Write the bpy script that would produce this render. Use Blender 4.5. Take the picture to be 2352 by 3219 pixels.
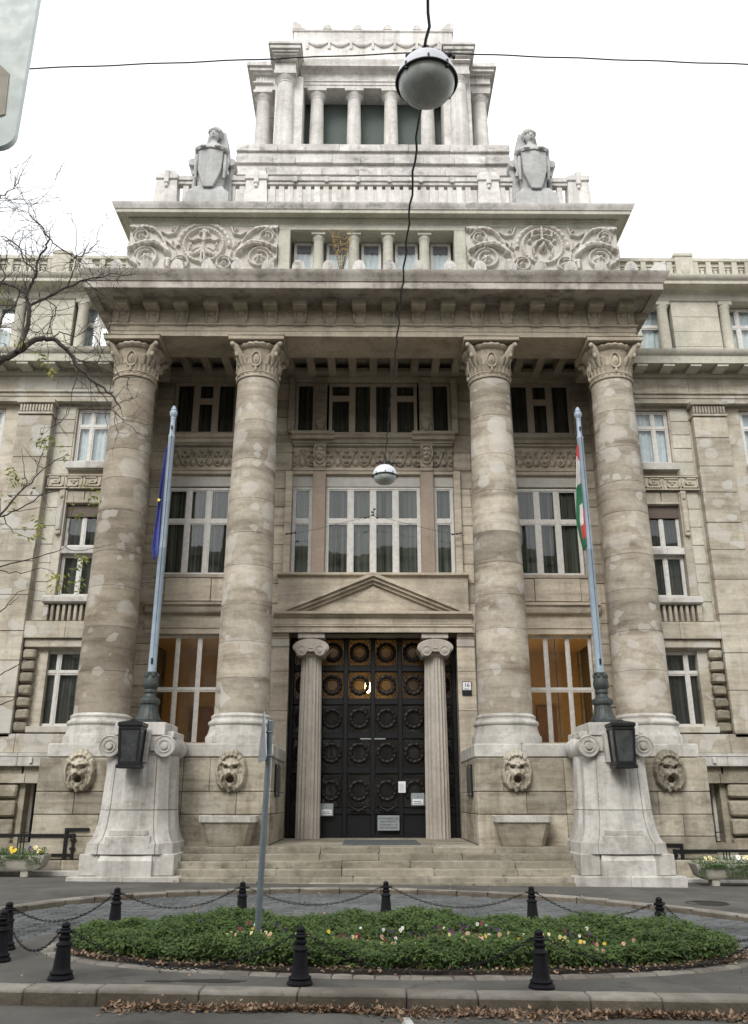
import bpy, math, random
import numpy as np
from mathutils import Vector, Matrix
for o in list(bpy.data.objects): bpy.data.objects.remove(o)
R = random.Random(11)
scene = bpy.context.scene
COL = scene.collection
rad = math.radians

# ------------------------------------------------------------------ camera, sky, sun, exposure
cam_d = bpy.data.cameras.new('camera'); cam = bpy.data.objects.new('camera', cam_d); COL.objects.link(cam)
cam.location = (-0.17, 0.0, 1.8)
cam.rotation_euler = (rad(90 + 18.82), 0, rad(-0.43))
cam_d.sensor_width = 36; cam_d.lens = 29.78; cam_d.clip_start = 0.1; cam_d.clip_end = 3000
scene.camera = cam

SUN_EL, SUN_AZ = 40, 200            # soft overcast sun, high and behind the photographer
world = bpy.data.worlds.new('World'); scene.world = world; world.use_nodes = True
wn = world.node_tree; wn.nodes.clear()
sky = wn.nodes.new('ShaderNodeTexSky'); sky.sky_type = 'NISHITA'; sky.sun_disc = False
sky.sun_elevation = rad(SUN_EL); sky.sun_rotation = rad(SUN_AZ); sky.dust_density = 4.0; sky.air_density = 1.0
hsv = wn.nodes.new('ShaderNodeHueSaturation'); hsv.inputs['Saturation'].default_value = 0.10
mixs = wn.nodes.new('ShaderNodeMix'); mixs.data_type = 'RGBA'; mixs.inputs[0].default_value = 0.65
mixs.inputs[7].default_value = (11.2, 11.4, 11.6, 1)      # even cloud deck
bg = wn.nodes.new('ShaderNodeBackground'); bg.inputs['Strength'].default_value = 0.10
wo = wn.nodes.new('ShaderNodeOutputWorld')
wn.links.new(sky.outputs[0], hsv.inputs['Color']); wn.links.new(hsv.outputs[0], mixs.inputs[6])
wn.links.new(mixs.outputs[2], bg.inputs['Color']); wn.links.new(bg.outputs[0], wo.inputs['Surface'])
sd = bpy.data.lights.new('sun', 'SUN'); sd.energy = 1.3; sd.angle = rad(24); sd.color = (1, 0.97, 0.92)
sun = bpy.data.objects.new('sun', sd); COL.objects.link(sun)
# the light comes from behind the photographer, a little from the left
_d = Vector((math.sin(rad(SUN_AZ)) * math.cos(rad(SUN_EL)), math.cos(rad(SUN_AZ)) * math.cos(rad(SUN_EL)), math.sin(rad(SUN_EL))))
sun.rotation_euler = _d.to_track_quat('Z', 'Y').to_euler()
scene.view_settings.view_transform = 'Standard'; scene.view_settings.look = 'None'
scene.view_settings.exposure = 0.72; scene.view_settings.gamma = 1.0; scene.view_settings.use_curve_mapping = False
scene.render.engine = 'CYCLES'
scene.cycles.max_bounces = 8; scene.cycles.diffuse_bounces = 4; scene.cycles.transparent_max_bounces = 16

# ------------------------------------------------------------------ node helpers
def nmat(name):
    m = bpy.data.materials.new(name); m.use_nodes = True
    nt = m.node_tree; nt.nodes.clear()
    out = nt.nodes.new('ShaderNodeOutputMaterial'); b = nt.nodes.new('ShaderNodeBsdfPrincipled')
    nt.links.new(b.outputs[0], out.inputs[0])
    return m, nt, b
def _pos(nt, scale=(1, 1, 1), obj=False):
    if obj:
        g = nt.nodes.new('ShaderNodeTexCoord'); o = g.outputs['Object']
    else:
        g = nt.nodes.new('ShaderNodeNewGeometry'); o = g.outputs['Position']
    mp = nt.nodes.new('ShaderNodeMapping'); mp.inputs['Scale'].default_value = scale
    nt.links.new(o, mp.inputs[0]); return mp.outputs[0]
def _noise(nt, vec, scale, detail=4, rough=.55, dist=0):
    n = nt.nodes.new('ShaderNodeTexNoise'); n.inputs['Scale'].default_value = scale
    n.inputs['Detail'].default_value = detail; n.inputs['Roughness'].default_value = rough; n.inputs['Distortion'].default_value = dist
    nt.links.new(vec, n.inputs['Vector']); return n.outputs[0]
def _ramp(nt, fac, a, b, va=0., vb=1.):
    n = nt.nodes.new('ShaderNodeMapRange'); n.inputs[1].default_value = a; n.inputs[2].default_value = b
    n.inputs[3].default_value = va; n.inputs[4].default_value = vb; n.clamp = True
    nt.links.new(fac, n.inputs[0]); return n.outputs[0]
def _mix(nt, fac, a, b, mode='MIX'):
    n = nt.nodes.new('ShaderNodeMix'); n.data_type = 'RGBA'; n.blend_type = mode
    for sock, val in ((n.inputs[0], fac), (n.inputs[6], a), (n.inputs[7], b)):
        if isinstance(val, (int, float)): sock.default_value = val
        elif isinstance(val, tuple): sock.default_value = val if len(val) == 4 else (*val, 1)
        else: nt.links.new(val, sock)
    return n.outputs[2]
def _math(nt, op, a, b=0.):
    n = nt.nodes.new('ShaderNodeMath'); n.operation = op
    for i, val in enumerate((a, b)):
        if isinstance(val, (int, float)): n.inputs[i].default_value = val
        else: nt.links.new(val, n.inputs[i])
    return n.outputs[0]
def _bump(nt, b, h, strength=.4, dist=.02):
    n = nt.nodes.new('ShaderNodeBump'); n.inputs['Strength'].default_value = strength; n.inputs['Distance'].default_value = dist
    nt.links.new(h, n.inputs['Height']); nt.links.new(n.outputs[0], b.inputs['Normal'])

def stone(name, c1, c2, strata=0., patch=0., soot=0., streak=0., rnd=.18, bump=.35, dark=(.06, .055, .05), pale=(.60, .58, .53), rough=.88, strs=5.0, psc=1.3, pth=.70):
    """weathered limestone: blotches, bedding bands, pale repair patches, soot and run-off marks"""
    grey = lambda c: tuple(x + (.2126 * c[0] + .7152 * c[1] + .0722 * c[2] - x) * .04 for x in c)
    c1, c2, pale = grey(c1), grey(c2), grey(pale)
    m, nt, b = nmat(name)
    p = _pos(nt)
    n1 = _noise(nt, p, .9, 7, .62)
    col = _mix(nt, _ramp(nt, n1, .36, .66), c1, c2)
    hb = _noise(nt, p, 24, 6, .6)
    if strata:
        ps = _pos(nt, (.45, .45, strs))
        s = _noise(nt, ps, 1.0, 7, .66, .35)
        sr = _ramp(nt, s, .40, .62)
        col = _mix(nt, _math(nt, 'MULTIPLY', sr, strata), col, tuple(x * 1.42 for x in c2))
        sd_ = _ramp(nt, s, .44, .33)
        col = _mix(nt, _math(nt, 'MULTIPLY', sd_, strata * .8), col, tuple(x * .62 for x in c1))
        pf = _pos(nt, (1.2, 1.2, strs * 7))
        s2 = _ramp(nt, _noise(nt, pf, 1.0, 5, .6, .2), .34, .56, .92, 1.05)
        col = _mix(nt, strata, col, _mix(nt, 1.0, col, _comb(nt, s2), 'MULTIPLY'))
        hb = _math(nt, 'ADD', hb, _math(nt, 'MULTIPLY', s, .8))
    oi = nt.nodes.new('ShaderNodeObjectInfo')
    rv = _ramp(nt, oi.outputs['Random'], 0, 1, 1 - rnd, 1 + rnd)
    col = _mix(nt, 1.0, col, _comb(nt, rv), 'MULTIPLY')
    fine = _ramp(nt, _noise(nt, p, 9, 6, .7), .3, .7, .86, 1.12)
    col = _mix(nt, 1.0, col, _comb(nt, fine), 'MULTIPLY')
    if streak:
        pv = _pos(nt, (2.6, 2.6, .16))
        sk = _ramp(nt, _noise(nt, pv, 1.0, 6, .62), .50, .72)
        col = _mix(nt, _math(nt, 'MULTIPLY', sk, streak), col, tuple(x * .42 for x in c1))
    if soot:
        so = _ramp(nt, _noise(nt, _pos(nt, (1, 1, 1.6)), 1.7, 9, .72), .52, .70)
        col = _mix(nt, _math(nt, 'MULTIPLY', so, soot), col, dark)
    if patch:
        pm = None                                            # plaster repairs: sparse rounded spots in two sizes
        for sc, th, rmax in ((psc, pth, .88), (psc * 2.2, pth + .10, .75)):
            pv_ = _pos(nt, (1, 1, 1.25)); nz_ = nt.nodes.new('ShaderNodeTexNoise'); nz_.inputs['Scale'].default_value = sc * 1.3; nz_.inputs['Detail'].default_value = 3
            nt.links.new(pv_, nz_.inputs['Vector']); ad = nt.nodes.new('ShaderNodeVectorMath'); ad.operation = 'MULTIPLY_ADD'; ad.inputs[1].default_value = (.45 / sc,) * 3
            nt.links.new(nz_.outputs['Color'], ad.inputs[0]); nt.links.new(pv_, ad.inputs[2])
            vo = nt.nodes.new('ShaderNodeTexVoronoi'); vo.inputs['Scale'].default_value = sc; nt.links.new(ad.outputs[0], vo.inputs['Vector'])
            sep = nt.nodes.new('ShaderNodeSeparateColor'); nt.links.new(vo.outputs['Color'], sep.inputs[0])
            rr = _ramp(nt, sep.outputs[0], th, 1.0, 0., rmax)
            q = _math(nt, 'MULTIPLY', _ramp(nt, _math(nt, 'SUBTRACT', rr, vo.outputs['Distance']), .0, .10), _ramp(nt, sep.outputs[1], 0, 1, .45, 1.0))
            pm = q if pm is None else _math(nt, 'MAXIMUM', pm, q)
        col = _mix(nt, _math(nt, 'MULTIPLY', pm, patch), col, pale)
        hb = _math(nt, 'ADD', hb, _math(nt, 'MULTIPLY', pm, .35))
    nt.links.new(col, b.inputs['Base Color']); b.inputs['Roughness'].default_value = rough
    b.inputs['Specular IOR Level'].default_value = .25
    _bump(nt, b, hb, bump, .018)
    return m
def _comb(nt, v):
    n = nt.nodes.new('ShaderNodeCombineColor')
    for i in range(3): nt.links.new(v, n.inputs[i])
    return n.outputs[0]
def plain(name, c, rough=.6, metal=0., var=.12, scale=6., bump=0., spec=.5, c2=None, obj=False):
    m, nt, b = nmat(name); p = _pos(nt, obj=obj)
    n = _noise(nt, p, scale, 6, .62)
    if c2: col = _mix(nt, _ramp(nt, n, .35, .65), c, c2)
    else: col = _mix(nt, 1.0, (*c, 1), _comb(nt, _ramp(nt, n, .3, .7, 1 - var, 1 + var)), 'MULTIPLY')
    nt.links.new(col, b.inputs['Base Color'])
    b.inputs['Metallic'].default_value = metal; b.inputs['Specular IOR Level'].default_value = spec
    rr = _ramp(nt, _noise(nt, p, scale * 2.3, 4), .3, .7, max(0, rough - .1), min(1, rough + .1))
    nt.links.new(rr, b.inputs['Roughness'])
    if bump: _bump(nt, b, _noise(nt, p, scale * 6, 6), bump, .01)
    return m
def glass(name, tint=(.86, .89, .89), f0=.042, wav=.02):
    m = bpy.data.materials.new(name); m.use_nodes = True; nt = m.node_tree; nt.nodes.clear()
    out = nt.nodes.new('ShaderNodeOutputMaterial'); t = nt.nodes.new('ShaderNodeBsdfTransparent'); t.inputs[0].default_value = (*tint, 1)
    g = nt.nodes.new('ShaderNodeBsdfGlossy'); g.inputs['Roughness'].default_value = .015
    lw = nt.nodes.new('ShaderNodeLayerWeight'); lw.inputs[0].default_value = .5
    sch = _math(nt, 'MULTIPLY_ADD', _math(nt, 'POWER', lw.outputs['Facing'], 5.0), 1 - f0); sch.node.inputs[2].default_value = f0
    bm = nt.nodes.new('ShaderNodeBump'); bm.inputs['Strength'].default_value = wav; bm.inputs['Distance'].default_value = .05
    nt.links.new(_noise(nt, _pos(nt), 1.6, 2), bm.inputs['Height']); nt.links.new(bm.outputs[0], g.inputs['Normal'])
    mx = nt.nodes.new('ShaderNodeMixShader'); nt.links.new(sch, mx.inputs[0])
    nt.links.new(t.outputs[0], mx.inputs[1]); nt.links.new(g.outputs[0], mx.inputs[2]); nt.links.new(mx.outputs[0], out.inputs[0])
    return m
def emis(name, c, s):
    m = bpy.data.materials.new(name); m.use_nodes = True; nt = m.node_tree; nt.nodes.clear()
    out = nt.nodes.new('ShaderNodeOutputMaterial'); e = nt.nodes.new('ShaderNodeEmission')
    e.inputs[0].default_value = (*c, 1); e.inputs[1].default_value = s; nt.links.new(e.outputs[0], out.inputs[0]); return m

M = {}
def drape(name, c1, c2):
    m, nt, b = nmat(name)
    n = _noise(nt, _pos(nt, (9, 9, .05)), 1.0, 3, .6)  # vertical stripes paint the light and shade of the folds into the cloth
    nt.links.new(_mix(nt, _ramp(nt, n, .38, .62), c1, c2), b.inputs['Base Color']); b.inputs['Roughness'].default_value = .95
    b.inputs['Specular IOR Level'].default_value = .1; return m
M['column'] = stone('column_stone', (.205, .17, .125), (.39, .35, .285), strata=.5, patch=.58, rnd=.24, bump=.45, soot=.25, dark=(.10, .08, .06), pale=(.55, .53, .49), strs=3.0, psc=1.5, pth=.55)
M['column2'] = stone('brown_column_stone', (.165, .135, .098), (.29, .255, .20), strata=.45, patch=.5, rnd=.22, bump=.45, soot=.3, dark=(.08, .06, .045), pale=(.50, .48, .44), strs=3.0, psc=1.6, pth=.66)
M['white'] = stone('pale_stone', (.38, .36, .325), (.58, .565, .53), soot=.6, streak=.6, rnd=.09, dark=(.17, .14, .115))
M['podium'] = stone('podium_stone', (.19, .16, .115), (.38, .345, .275), strata=.35, soot=.65, streak=.55, rnd=.26, patch=.2, dark=(.085, .07, .05))
M['wall'] = stone('recess_stone', (.28, .24, .185), (.45, .395, .315), strata=.4, patch=.2, streak=.3, rnd=.2, pale=(.42, .38, .31))
M['entab'] = stone('entablature_stone', (.29, .245, .185), (.44, .39, .305), strata=.3, streak=.4, soot=.2, rnd=.12, dark=(.10, .08, .06))
M['cornice'] = stone('weathered_cornice_stone', (.28, .25, .215), (.45, .415, .37), soot=.85, streak=.6, rnd=.10, dark=(.085, .075, .07))
M['attic'] = stone('attic_painted_stone', (.41, .40, .335), (.52, .51, .43), soot=.2, streak=.25, rnd=.05)
M['relief'] = stone('relief_stone', (.45, .42, .375), (.58, .555, .515), soot=.25, streak=.2, rnd=.05)
M['tower'] = stone('tower_stone', (.50, .48, .445), (.69, .67, .64), soot=.4, streak=.5, rnd=.07, dark=(.2, .19, .18))
M['towerd'] = stone('tower_weathered_stone', (.42, .40, .37), (.62, .60, .57), soot=.85, streak=.5, rnd=.12, dark=(.14, .135, .13))
M['wing'] = stone('wing_stone', (.29, .255, .195), (.45, .41, .335), strata=.35, patch=.6, streak=.4, soot=.2, psc=1.1, pth=.56, rnd=.16, dark=(.14, .12, .09), pale=(.55, .54, .51))
M['wingp'] = stone('wing_painted_stone', (.43, .405, .335), (.56, .535, .455), soot=.2, streak=.25, rnd=.06)
M['rust'] = stone('rusticated_stone', (.18, .155, .11), (.33, .30, .235), strata=.3, patch=.2, soot=.6, rnd=.18, bump=.9, dark=(.10, .09, .07))
M['pink'] = stone('pink_marble', (.30, .23, .175), (.39, .315, .255), strata=.0, streak=.3, rnd=.05, rough=.6)
M['ionic'] = stone('ionic_stone', (.38, .34, .295), (.48, .44, .39), streak=.4, rnd=.03, rough=.7)
M['step'] = stone('step_stone', (.22, .20, .15), (.35, .32, .255), soot=.8, streak=.45, rnd=.16, dark=(.085, .075, .055))
M['kerb'] = stone('kerb_granite', (.15, .135, .11), (.29, .27, .235), soot=.6, rnd=.22, bump=.7, dark=(.07, .065, .06))
M['statue'] = stone('statue_stone', (.36, .36, .355), (.46, .46, .45), soot=.35, streak=.4, rnd=.04, dark=(.16, .16, .165))
M['wframe'] = plain('white_window_paint', (.62, .61, .58), .45, var=.10, scale=8, c2=(.50, .48, .44))
M['wframe2'] = plain('brown_window_paint', (.44, .38, .31), .5)
M['blind'] = plain('shutter_box_paint', (.50, .49, .45), .6, c2=(.42, .40, .36), scale=5)
M['glass'] = glass('window_glass')
M['curtain'] = drape('green_grey_curtain', (.03, .03, .024), (.15, .15, .12))
M['curtaind'] = drape('dark_curtain', (.045, .043, .04), (.12, .115, .10))
M['curtainw'] = plain('white_net_curtain', (.72, .74, .76), .9)
M['lilac'] = plain('lilac_blind_fabric', (.36, .32, .36), .9)
M['darkwood'] = plain('dark_vestibule_wood', (.035, .018, .010), .5)
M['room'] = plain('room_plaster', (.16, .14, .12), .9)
M['hall'] = plain('hall_ochre_plaster', (.40, .285, .145), .8)
M['wood'] = plain('brown_hall_wood', (.16, .075, .03), .4, scale=2, c2=(.24, .12, .05))
M['iron'] = plain('black_iron', (.012, .012, .014), .42, .3, .3, 20, .2)
M['door'] = plain('bronze_black_door', (.014, .014, .016), .35, .4, .3, 14, .1)
M['wreathm'] = plain('dark_bronze_wreath', (.012, .010, .010), .55, .3, .3, 20, spec=.35)
M['bollard'] = plain('bollard_paint', (.005, .0052, .0075), .6, 0, .35, 14, .25, spec=.18, c2=(.010, .010, .013))
M['pole'] = plain('pale_blue_pole_paint', (.24, .31, .38), .45, 0, .1, 4, c2=(.31, .37, .43))
M['bronze'] = plain('green_grey_cast_iron', (.030, .036, .034), .55, .2, .3, 9, .3, c2=(.055, .065, .06))
M['galv'] = plain('galvanised_steel', (.17, .20, .22), .45, .55, .12, 9)
M['signback'] = plain('sign_back_grey', (.24, .255, .27), .5, .4, .1, 6)
M['concrete'] = stone('planter_concrete', (.34, .32, .27), (.46, .44, .38), soot=.3, rnd=.06, bump=.6)
M['lampw'] = plain('lamp_enamel', (.62, .65, .70), .5, 0, .05, 5)
M['lampg'] = plain('lamp_reflector_grey', (.52, .55, .53), .3, 0, .25, 10, c2=(.38, .41, .395), obj=True)
M['cable'] = plain('black_cable', (.012, .012, .016), .6)
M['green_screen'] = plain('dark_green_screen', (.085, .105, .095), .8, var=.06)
M['brick'] = plain('roof_brick', (.30, .14, .09), .9)
M['bark'] = plain('tree_bark', (.055, .045, .04), .9, var=.3, scale=12, bump=.4)
M['rollerb'] = plain('brown_roller_box', (.10, .075, .058), .7)
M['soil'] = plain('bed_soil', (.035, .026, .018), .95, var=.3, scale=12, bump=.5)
M['mat'] = plain('grey_door_mat', (.075, .085, .085), .95, var=.15, scale=30)
M['brass'] = plain('dull_metal_plate', (.30, .33, .34), .4, .3, .08)
M['paper'] = plain('white_paper', (.72, .73, .76), .7, var=.04)
M['ink'] = plain('dark_ink', (.03, .035, .045), .7)
M['plaque'] = plain('black_plaque', (.02, .02, .022), .35, .3)
M['eu'] = plain('blue_flag_cloth', (.07, .085, .30), .8, var=.12, scale=4)
M['star'] = plain('yellow_star', (.75, .62, .10), .8)
M['red'] = plain('red_flag_cloth', (.55, .05, .05), .8, scale=4)
M['fwhite'] = plain('white_flag_cloth', (.62, .60, .58), .8, scale=4)
M['green'] = plain('green_flag_cloth', (.035, .17, .09), .8, scale=4)
M['signw'] = plain('white_green_sign', (.72, .82, .80), .4, var=.008)
M['signy'] = plain('faded_yellow_sign', (.46, .42, .33), .5)
def asphalt():
    m, nt, b = nmat('asphalt'); p = _pos(nt)
    col = _mix(nt, _ramp(nt, _noise(nt, p, .8, 7, .6), .35, .68), (.070, .067, .060), (.125, .12, .107))
    col = _mix(nt, 1.0, col, _comb(nt, _ramp(nt, _noise(nt, p, 70, 4, .8), .3, .7, .65, 1.35)), 'MULTIPLY')
    st = _ramp(nt, _noise(nt, p, 1.3, 5, .6), .60, .66)
    col = _mix(nt, _math(nt, 'MULTIPLY', st, .45), col, (.035, .034, .032))
    v = nt.nodes.new('ShaderNodeTexVoronoi'); v.feature = 'DISTANCE_TO_EDGE'; v.inputs['Scale'].default_value = .32
    nt.links.new(_mixv(nt, p), v.inputs['Vector'])
    cr = _ramp(nt, v.outputs['Distance'], .012, .003)
    col = _mix(nt, _math(nt, 'MULTIPLY', cr, .30), col, (.045, .042, .038))
    nt.links.new(col, b.inputs['Base Color']); b.inputs['Roughness'].default_value = .92
    b.inputs['Specular IOR Level'].default_value = .3
    _bump(nt, b, _noise(nt, p, 60, 5, .7), .5, .012); return m
def _mixv(nt, p):
    n = nt.nodes.new('ShaderNodeTexNoise'); n.inputs['Scale'].default_value = 2.2; n.inputs['Detail'].default_value = 5
    nt.links.new(p, n.inputs['Vector'])
    a = nt.nodes.new('ShaderNodeVectorMath'); a.operation = 'MULTIPLY_ADD'; a.inputs[1].default_value = (.5, .5, .5)
    nt.links.new(n.outputs['Color'], a.inputs[0]); nt.links.new(p, a.inputs[2]); return a.outputs[0]
M['asphalt'] = asphalt()
M['kerbface'] = stone('dark_kerb_face', (.075, .062, .045), (.15, .13, .10), soot=.5, rnd=.2, bump=.7, dark=(.04, .034, .026))  # darker tone for the front faces of the kerb stones
M['cobble'] = stone('cobble_basalt', (.075, .08, .082), (.125, .13, .13), rnd=.3, bump=.6, soot=.3, dark=(.03, .03, .03))
M['joint'] = plain('dark_joint_sand', (.035, .033, .028), .95)
M['wet'] = plain('wet_asphalt', (.028, .027, .026), .6, var=.3, scale=30)
M['paint'] = plain('road_paint', (.58, .58, .56), .7, c2=(.40, .40, .38), scale=14)
def leafmat(name, c1, c2, trans=.25):
    m, nt, b = nmat(name)
    at = nt.nodes.new('ShaderNodeAttribute'); at.attribute_name = 'tone'
    col = _mix(nt, at.outputs['Fac'], c1, c2)
    nt.links.new(col, b.inputs['Base Color']); b.inputs['Roughness'].default_value = .6; b.inputs['Specular IOR Level'].default_value = .35
    t = nt.nodes.new('ShaderNodeBsdfTranslucent'); nt.links.new(col, t.inputs[0])
    mx = nt.nodes.new('ShaderNodeMixShader'); mx.inputs[0].default_value = trans
    nt.links.new(b.outputs[0], mx.inputs[1]); nt.links.new(t.outputs[0], mx.inputs[2])
    out = [n for n in nt.nodes if n.type == 'OUTPUT_MATERIAL'][0]; nt.links.new(mx.outputs[0], out.inputs[0]); return m
M['hedge'] = leafmat('hedge_leaf', (.026, .055, .016), (.12, .185, .045))
M['trail'] = leafmat('trailing_plant_leaf', (.03, .07, .02), (.09, .16, .05))
M['dead'] = leafmat('fallen_leaf', (.11, .066, .04), (.36, .245, .16), .1)
M['yleaf'] = leafmat('tan_seedling_leaf', (.30, .19, .06), (.55, .38, .14), .3)
M['ashleaf'] = leafmat('tree_leaf', (.12, .17, .04), (.38, .36, .06), .35)

# ------------------------------------------------------------------ mesh builder
class MB:
    def __init__(s): s.v = []; s.f = []; s.mi = []
    def add(s, vs, fs, mi=0):
        o = len(s.v); s.v.extend(vs); s.f.extend([tuple(i + o for i in f) for f in fs]); s.mi.extend([mi] * len(fs)); return s
    def box(s, x0, x1, y0, y1, z0, z1, mi=0):
        x0, x1 = min(x0, x1), max(x0, x1); y0, y1 = min(y0, y1), max(y0, y1); z0, z1 = min(z0, z1), max(z0, z1)
        v = [(x0, y0, z0), (x1, y0, z0), (x1, y1, z0), (x0, y1, z0), (x0, y0, z1), (x1, y0, z1), (x1, y1, z1), (x0, y1, z1)]
        return s.add(v, [(3, 2, 1, 0), (4, 5, 6, 7), (0, 1, 5, 4), (1, 2, 6, 5), (2, 3, 7, 6), (3, 0, 4, 7)], mi)
    def cbox(s, x0, x1, y0, y1, z0, z1, c=.012, j=0., mi=0):
        """box with chamfered edges; j moves its corners a little"""
        x0, x1 = min(x0, x1), max(x0, x1); y0, y1 = min(y0, y1), max(y0, y1); z0, z1 = min(z0, z1), max(z0, z1)
        c = min(c, (x1 - x0) * .3, (y1 - y0) * .3, (z1 - z0) * .3)
        V = []; idx = {}
        for ix, (X, sx) in enumerate(((x0, 1), (x1, -1))):
            for iy, (Y, sy) in enumerate(((y0, 1), (y1, -1))):
                for iz, (Z, sz) in enumerate(((z0, 1), (z1, -1))):
                    jj = (R.uniform(-j, j), R.uniform(-j, j), R.uniform(-j, j)) if j else (0, 0, 0)
                    for a in range(3):
                        p = [X + sx * c, Y + sy * c, Z + sz * c]; p[a] = (X, Y, Z)[a]
                        idx[(ix, iy, iz, a)] = len(V); V.append((p[0] + jj[0], p[1] + jj[1], p[2] + jj[2]))
        F = []; g = lambda *k: idx[k]
        for i in (0, 1):
            q = [g(i, 0, 0, 0), g(i, 1, 0, 0), g(i, 1, 1, 0), g(i, 0, 1, 0)]; F.append(tuple(q[::-1] if i == 0 else q))
            q = [g(0, i, 0, 1), g(1, i, 0, 1), g(1, i, 1, 1), g(0, i, 1, 1)]; F.append(tuple(q if i == 0 else q[::-1]))
            q = [g(0, 0, i, 2), g(1, 0, i, 2), g(1, 1, i, 2), g(0, 1, i, 2)]; F.append(tuple(q[::-1] if i == 0 else q))
        for a in (0, 1):
            for b in (0, 1):
                F.append((g(a, b, 0, 0), g(a, b, 0, 1), g(a, b, 1, 1), g(a, b, 1, 0)))
                F.append((g(a, 0, b, 0), g(a, 0, b, 2), g(a, 1, b, 2), g(a, 1, b, 0)))
                F.append((g(0, a, b, 1), g(0, a, b, 2), g(1, a, b, 2), g(1, a, b, 1)))
                for c_ in (0, 1): F.append((g(a, b, c_, 0), g(a, b, c_, 1), g(a, b, c_, 2)))
        return s.add(V, F, mi)
    def ex(s, pts, a0, a1, axis='x', mi=0):
        """extrude a closed polygon: axis x -> pts are (y,z); y -> (x,z); z -> (x,y)"""
        n = len(pts)
        def P(p, a): return (a, p[0], p[1]) if axis == 'x' else ((p[0], a, p[1]) if axis == 'y' else (p[0], p[1], a))
        v = [P(p, a0) for p in pts] + [P(p, a1) for p in pts]
        f = [(i, (i + 1) % n, n + (i + 1) % n, n + i) for i in range(n)] + [tuple(range(n))[::-1], tuple(range(n, 2 * n))]
        return s.add(v, f, mi)
    def lathe(s, prof, cx=0, cy=0, n=32, axis='z', fl=None, cap=True, a0=0, a1=2 * math.pi, mi=0):
        """prof: (r, h); fl(angle, r, h) may change the radius"""
        full = abs(a1 - a0 - 2 * math.pi) < 1e-6; m = n if full else n + 1
        v = []; f = []
        for r, h in prof:
            for i in range(m):
                a = a0 + (a1 - a0) * i / n; rr = fl(a, r, h) if fl else r
                if axis == 'z': v.append((cx + rr * math.cos(a), cy + rr * math.sin(a), h))
                elif axis == 'y': v.append((cx + rr * math.cos(a), h, cy + rr * math.sin(a)))
                else: v.append((h, cx + rr * math.cos(a), cy + rr * math.sin(a)))
        for k in range(len(prof) - 1):
            for i in range(n if full else n):
                j = (i + 1) % m if full else i + 1
                f.append((k * m + i, k * m + j, (k + 1) * m + j, (k + 1) * m + i))
        if cap and full:
            f.append(tuple(range(m))[::-1]); f.append(tuple(range((len(prof) - 1) * m, len(prof) * m)))
        return s.add(v, f, mi)
    def tube(s, path, r, n=8, cap=True, mi=0):
        P = [Vector(p) for p in path]; rr = r if isinstance(r, (list, tuple)) else [r] * len(P)
        v = []; f = []; up = Vector((0, 0, 1))
        for i, p in enumerate(P):
            t = (P[min(i + 1, len(P) - 1)] - P[max(i - 1, 0)]).normalized()
            if i == 0: side = t.cross(up) if abs(t.z) < .95 else t.cross(Vector((0, 1, 0)))
            side = (side - t * side.dot(t)); side.normalize(); b = t.cross(side)
            for k in range(n):
                a = 2 * math.pi * k / n; q = p + (side * math.cos(a) + b * math.sin(a)) * rr[i]; v.append(tuple(q))
        for i in range(len(P) - 1):
            for k in range(n):
                f.append((i * n + k, i * n + (k + 1) % n, (i + 1) * n + (k + 1) % n, (i + 1) * n + k))
        if cap: f.append(tuple(range(n))[::-1]); f.append(tuple(range((len(P) - 1) * n, len(P) * n)))
        return s.add(v, f, mi)
    def ball(s, c, r, n=12, m=8, mi=0):
        if not isinstance(r, (tuple, list)): r = (r, r, r)
        v = [(c[0], c[1], c[2] - r[2])]; f = []
        for i in range(1, m):
            a = -math.pi / 2 + math.pi * i / m
            for k in range(n):
                b = 2 * math.pi * k / n; v.append((c[0] + r[0] * math.cos(a) * math.cos(b), c[1] + r[1] * math.cos(a) * math.sin(b), c[2] + r[2] * math.sin(a)))
        v.append((c[0], c[1], c[2] + r[2])); L = len(v) - 1
        for k in range(n): f.append((0, 1 + (k + 1) % n, 1 + k))
        for i in range(m - 2):
            for k in range(n):
                a = 1 + i * n; f.append((a + k, a + (k + 1) % n, a + n + (k + 1) % n, a + n + k))
        for k in range(n): f.append((L, 1 + (m - 2) * n + k, 1 + (m - 2) * n + (k + 1) % n))
        return s.add(v, f, mi)
    def loft(s, rings, cap=True, mi=0):
        n = len(rings[0]); v = [p for r in rings for p in r]; f = []
        for i in range(len(rings) - 1):
            for k in range(n): f.append((i * n + k, i * n + (k + 1) % n, (i + 1) * n + (k + 1) % n, (i + 1) * n + k))
        if cap: f.append(tuple(range(n))[::-1]); f.append(tuple(range((len(rings) - 1) * n, len(rings) * n)))
        return s.add(v, f, mi)
    def torus(s, c, R_, r, n=20, m=8, axis='y', fl=None, mi=0):
        v = []; f = []
        for i in range(n):
            a = 2 * math.pi * i / n
            for k in range(m):
                b = 2 * math.pi * k / m; q = r * (fl(a, b) if fl else 1); d = R_ + q * math.cos(b); h = q * math.sin(b)
                if axis == 'y': v.append((c[0] + d * math.cos(a), c[1] + h, c[2] + d * math.sin(a)))
                elif axis == 'z': v.append((c[0] + d * math.cos(a), c[1] + d * math.sin(a), c[2] + h))
                else: v.append((c[0] + h, c[1] + d * math.cos(a), c[2] + d * math.sin(a)))
        for i in range(n):
            for k in range(m): f.append((i * m + k, ((i + 1) % n) * m + k, ((i + 1) % n) * m + (k + 1) % m, i * m + (k + 1) % m))
        return s.add(v, f, mi)
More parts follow.
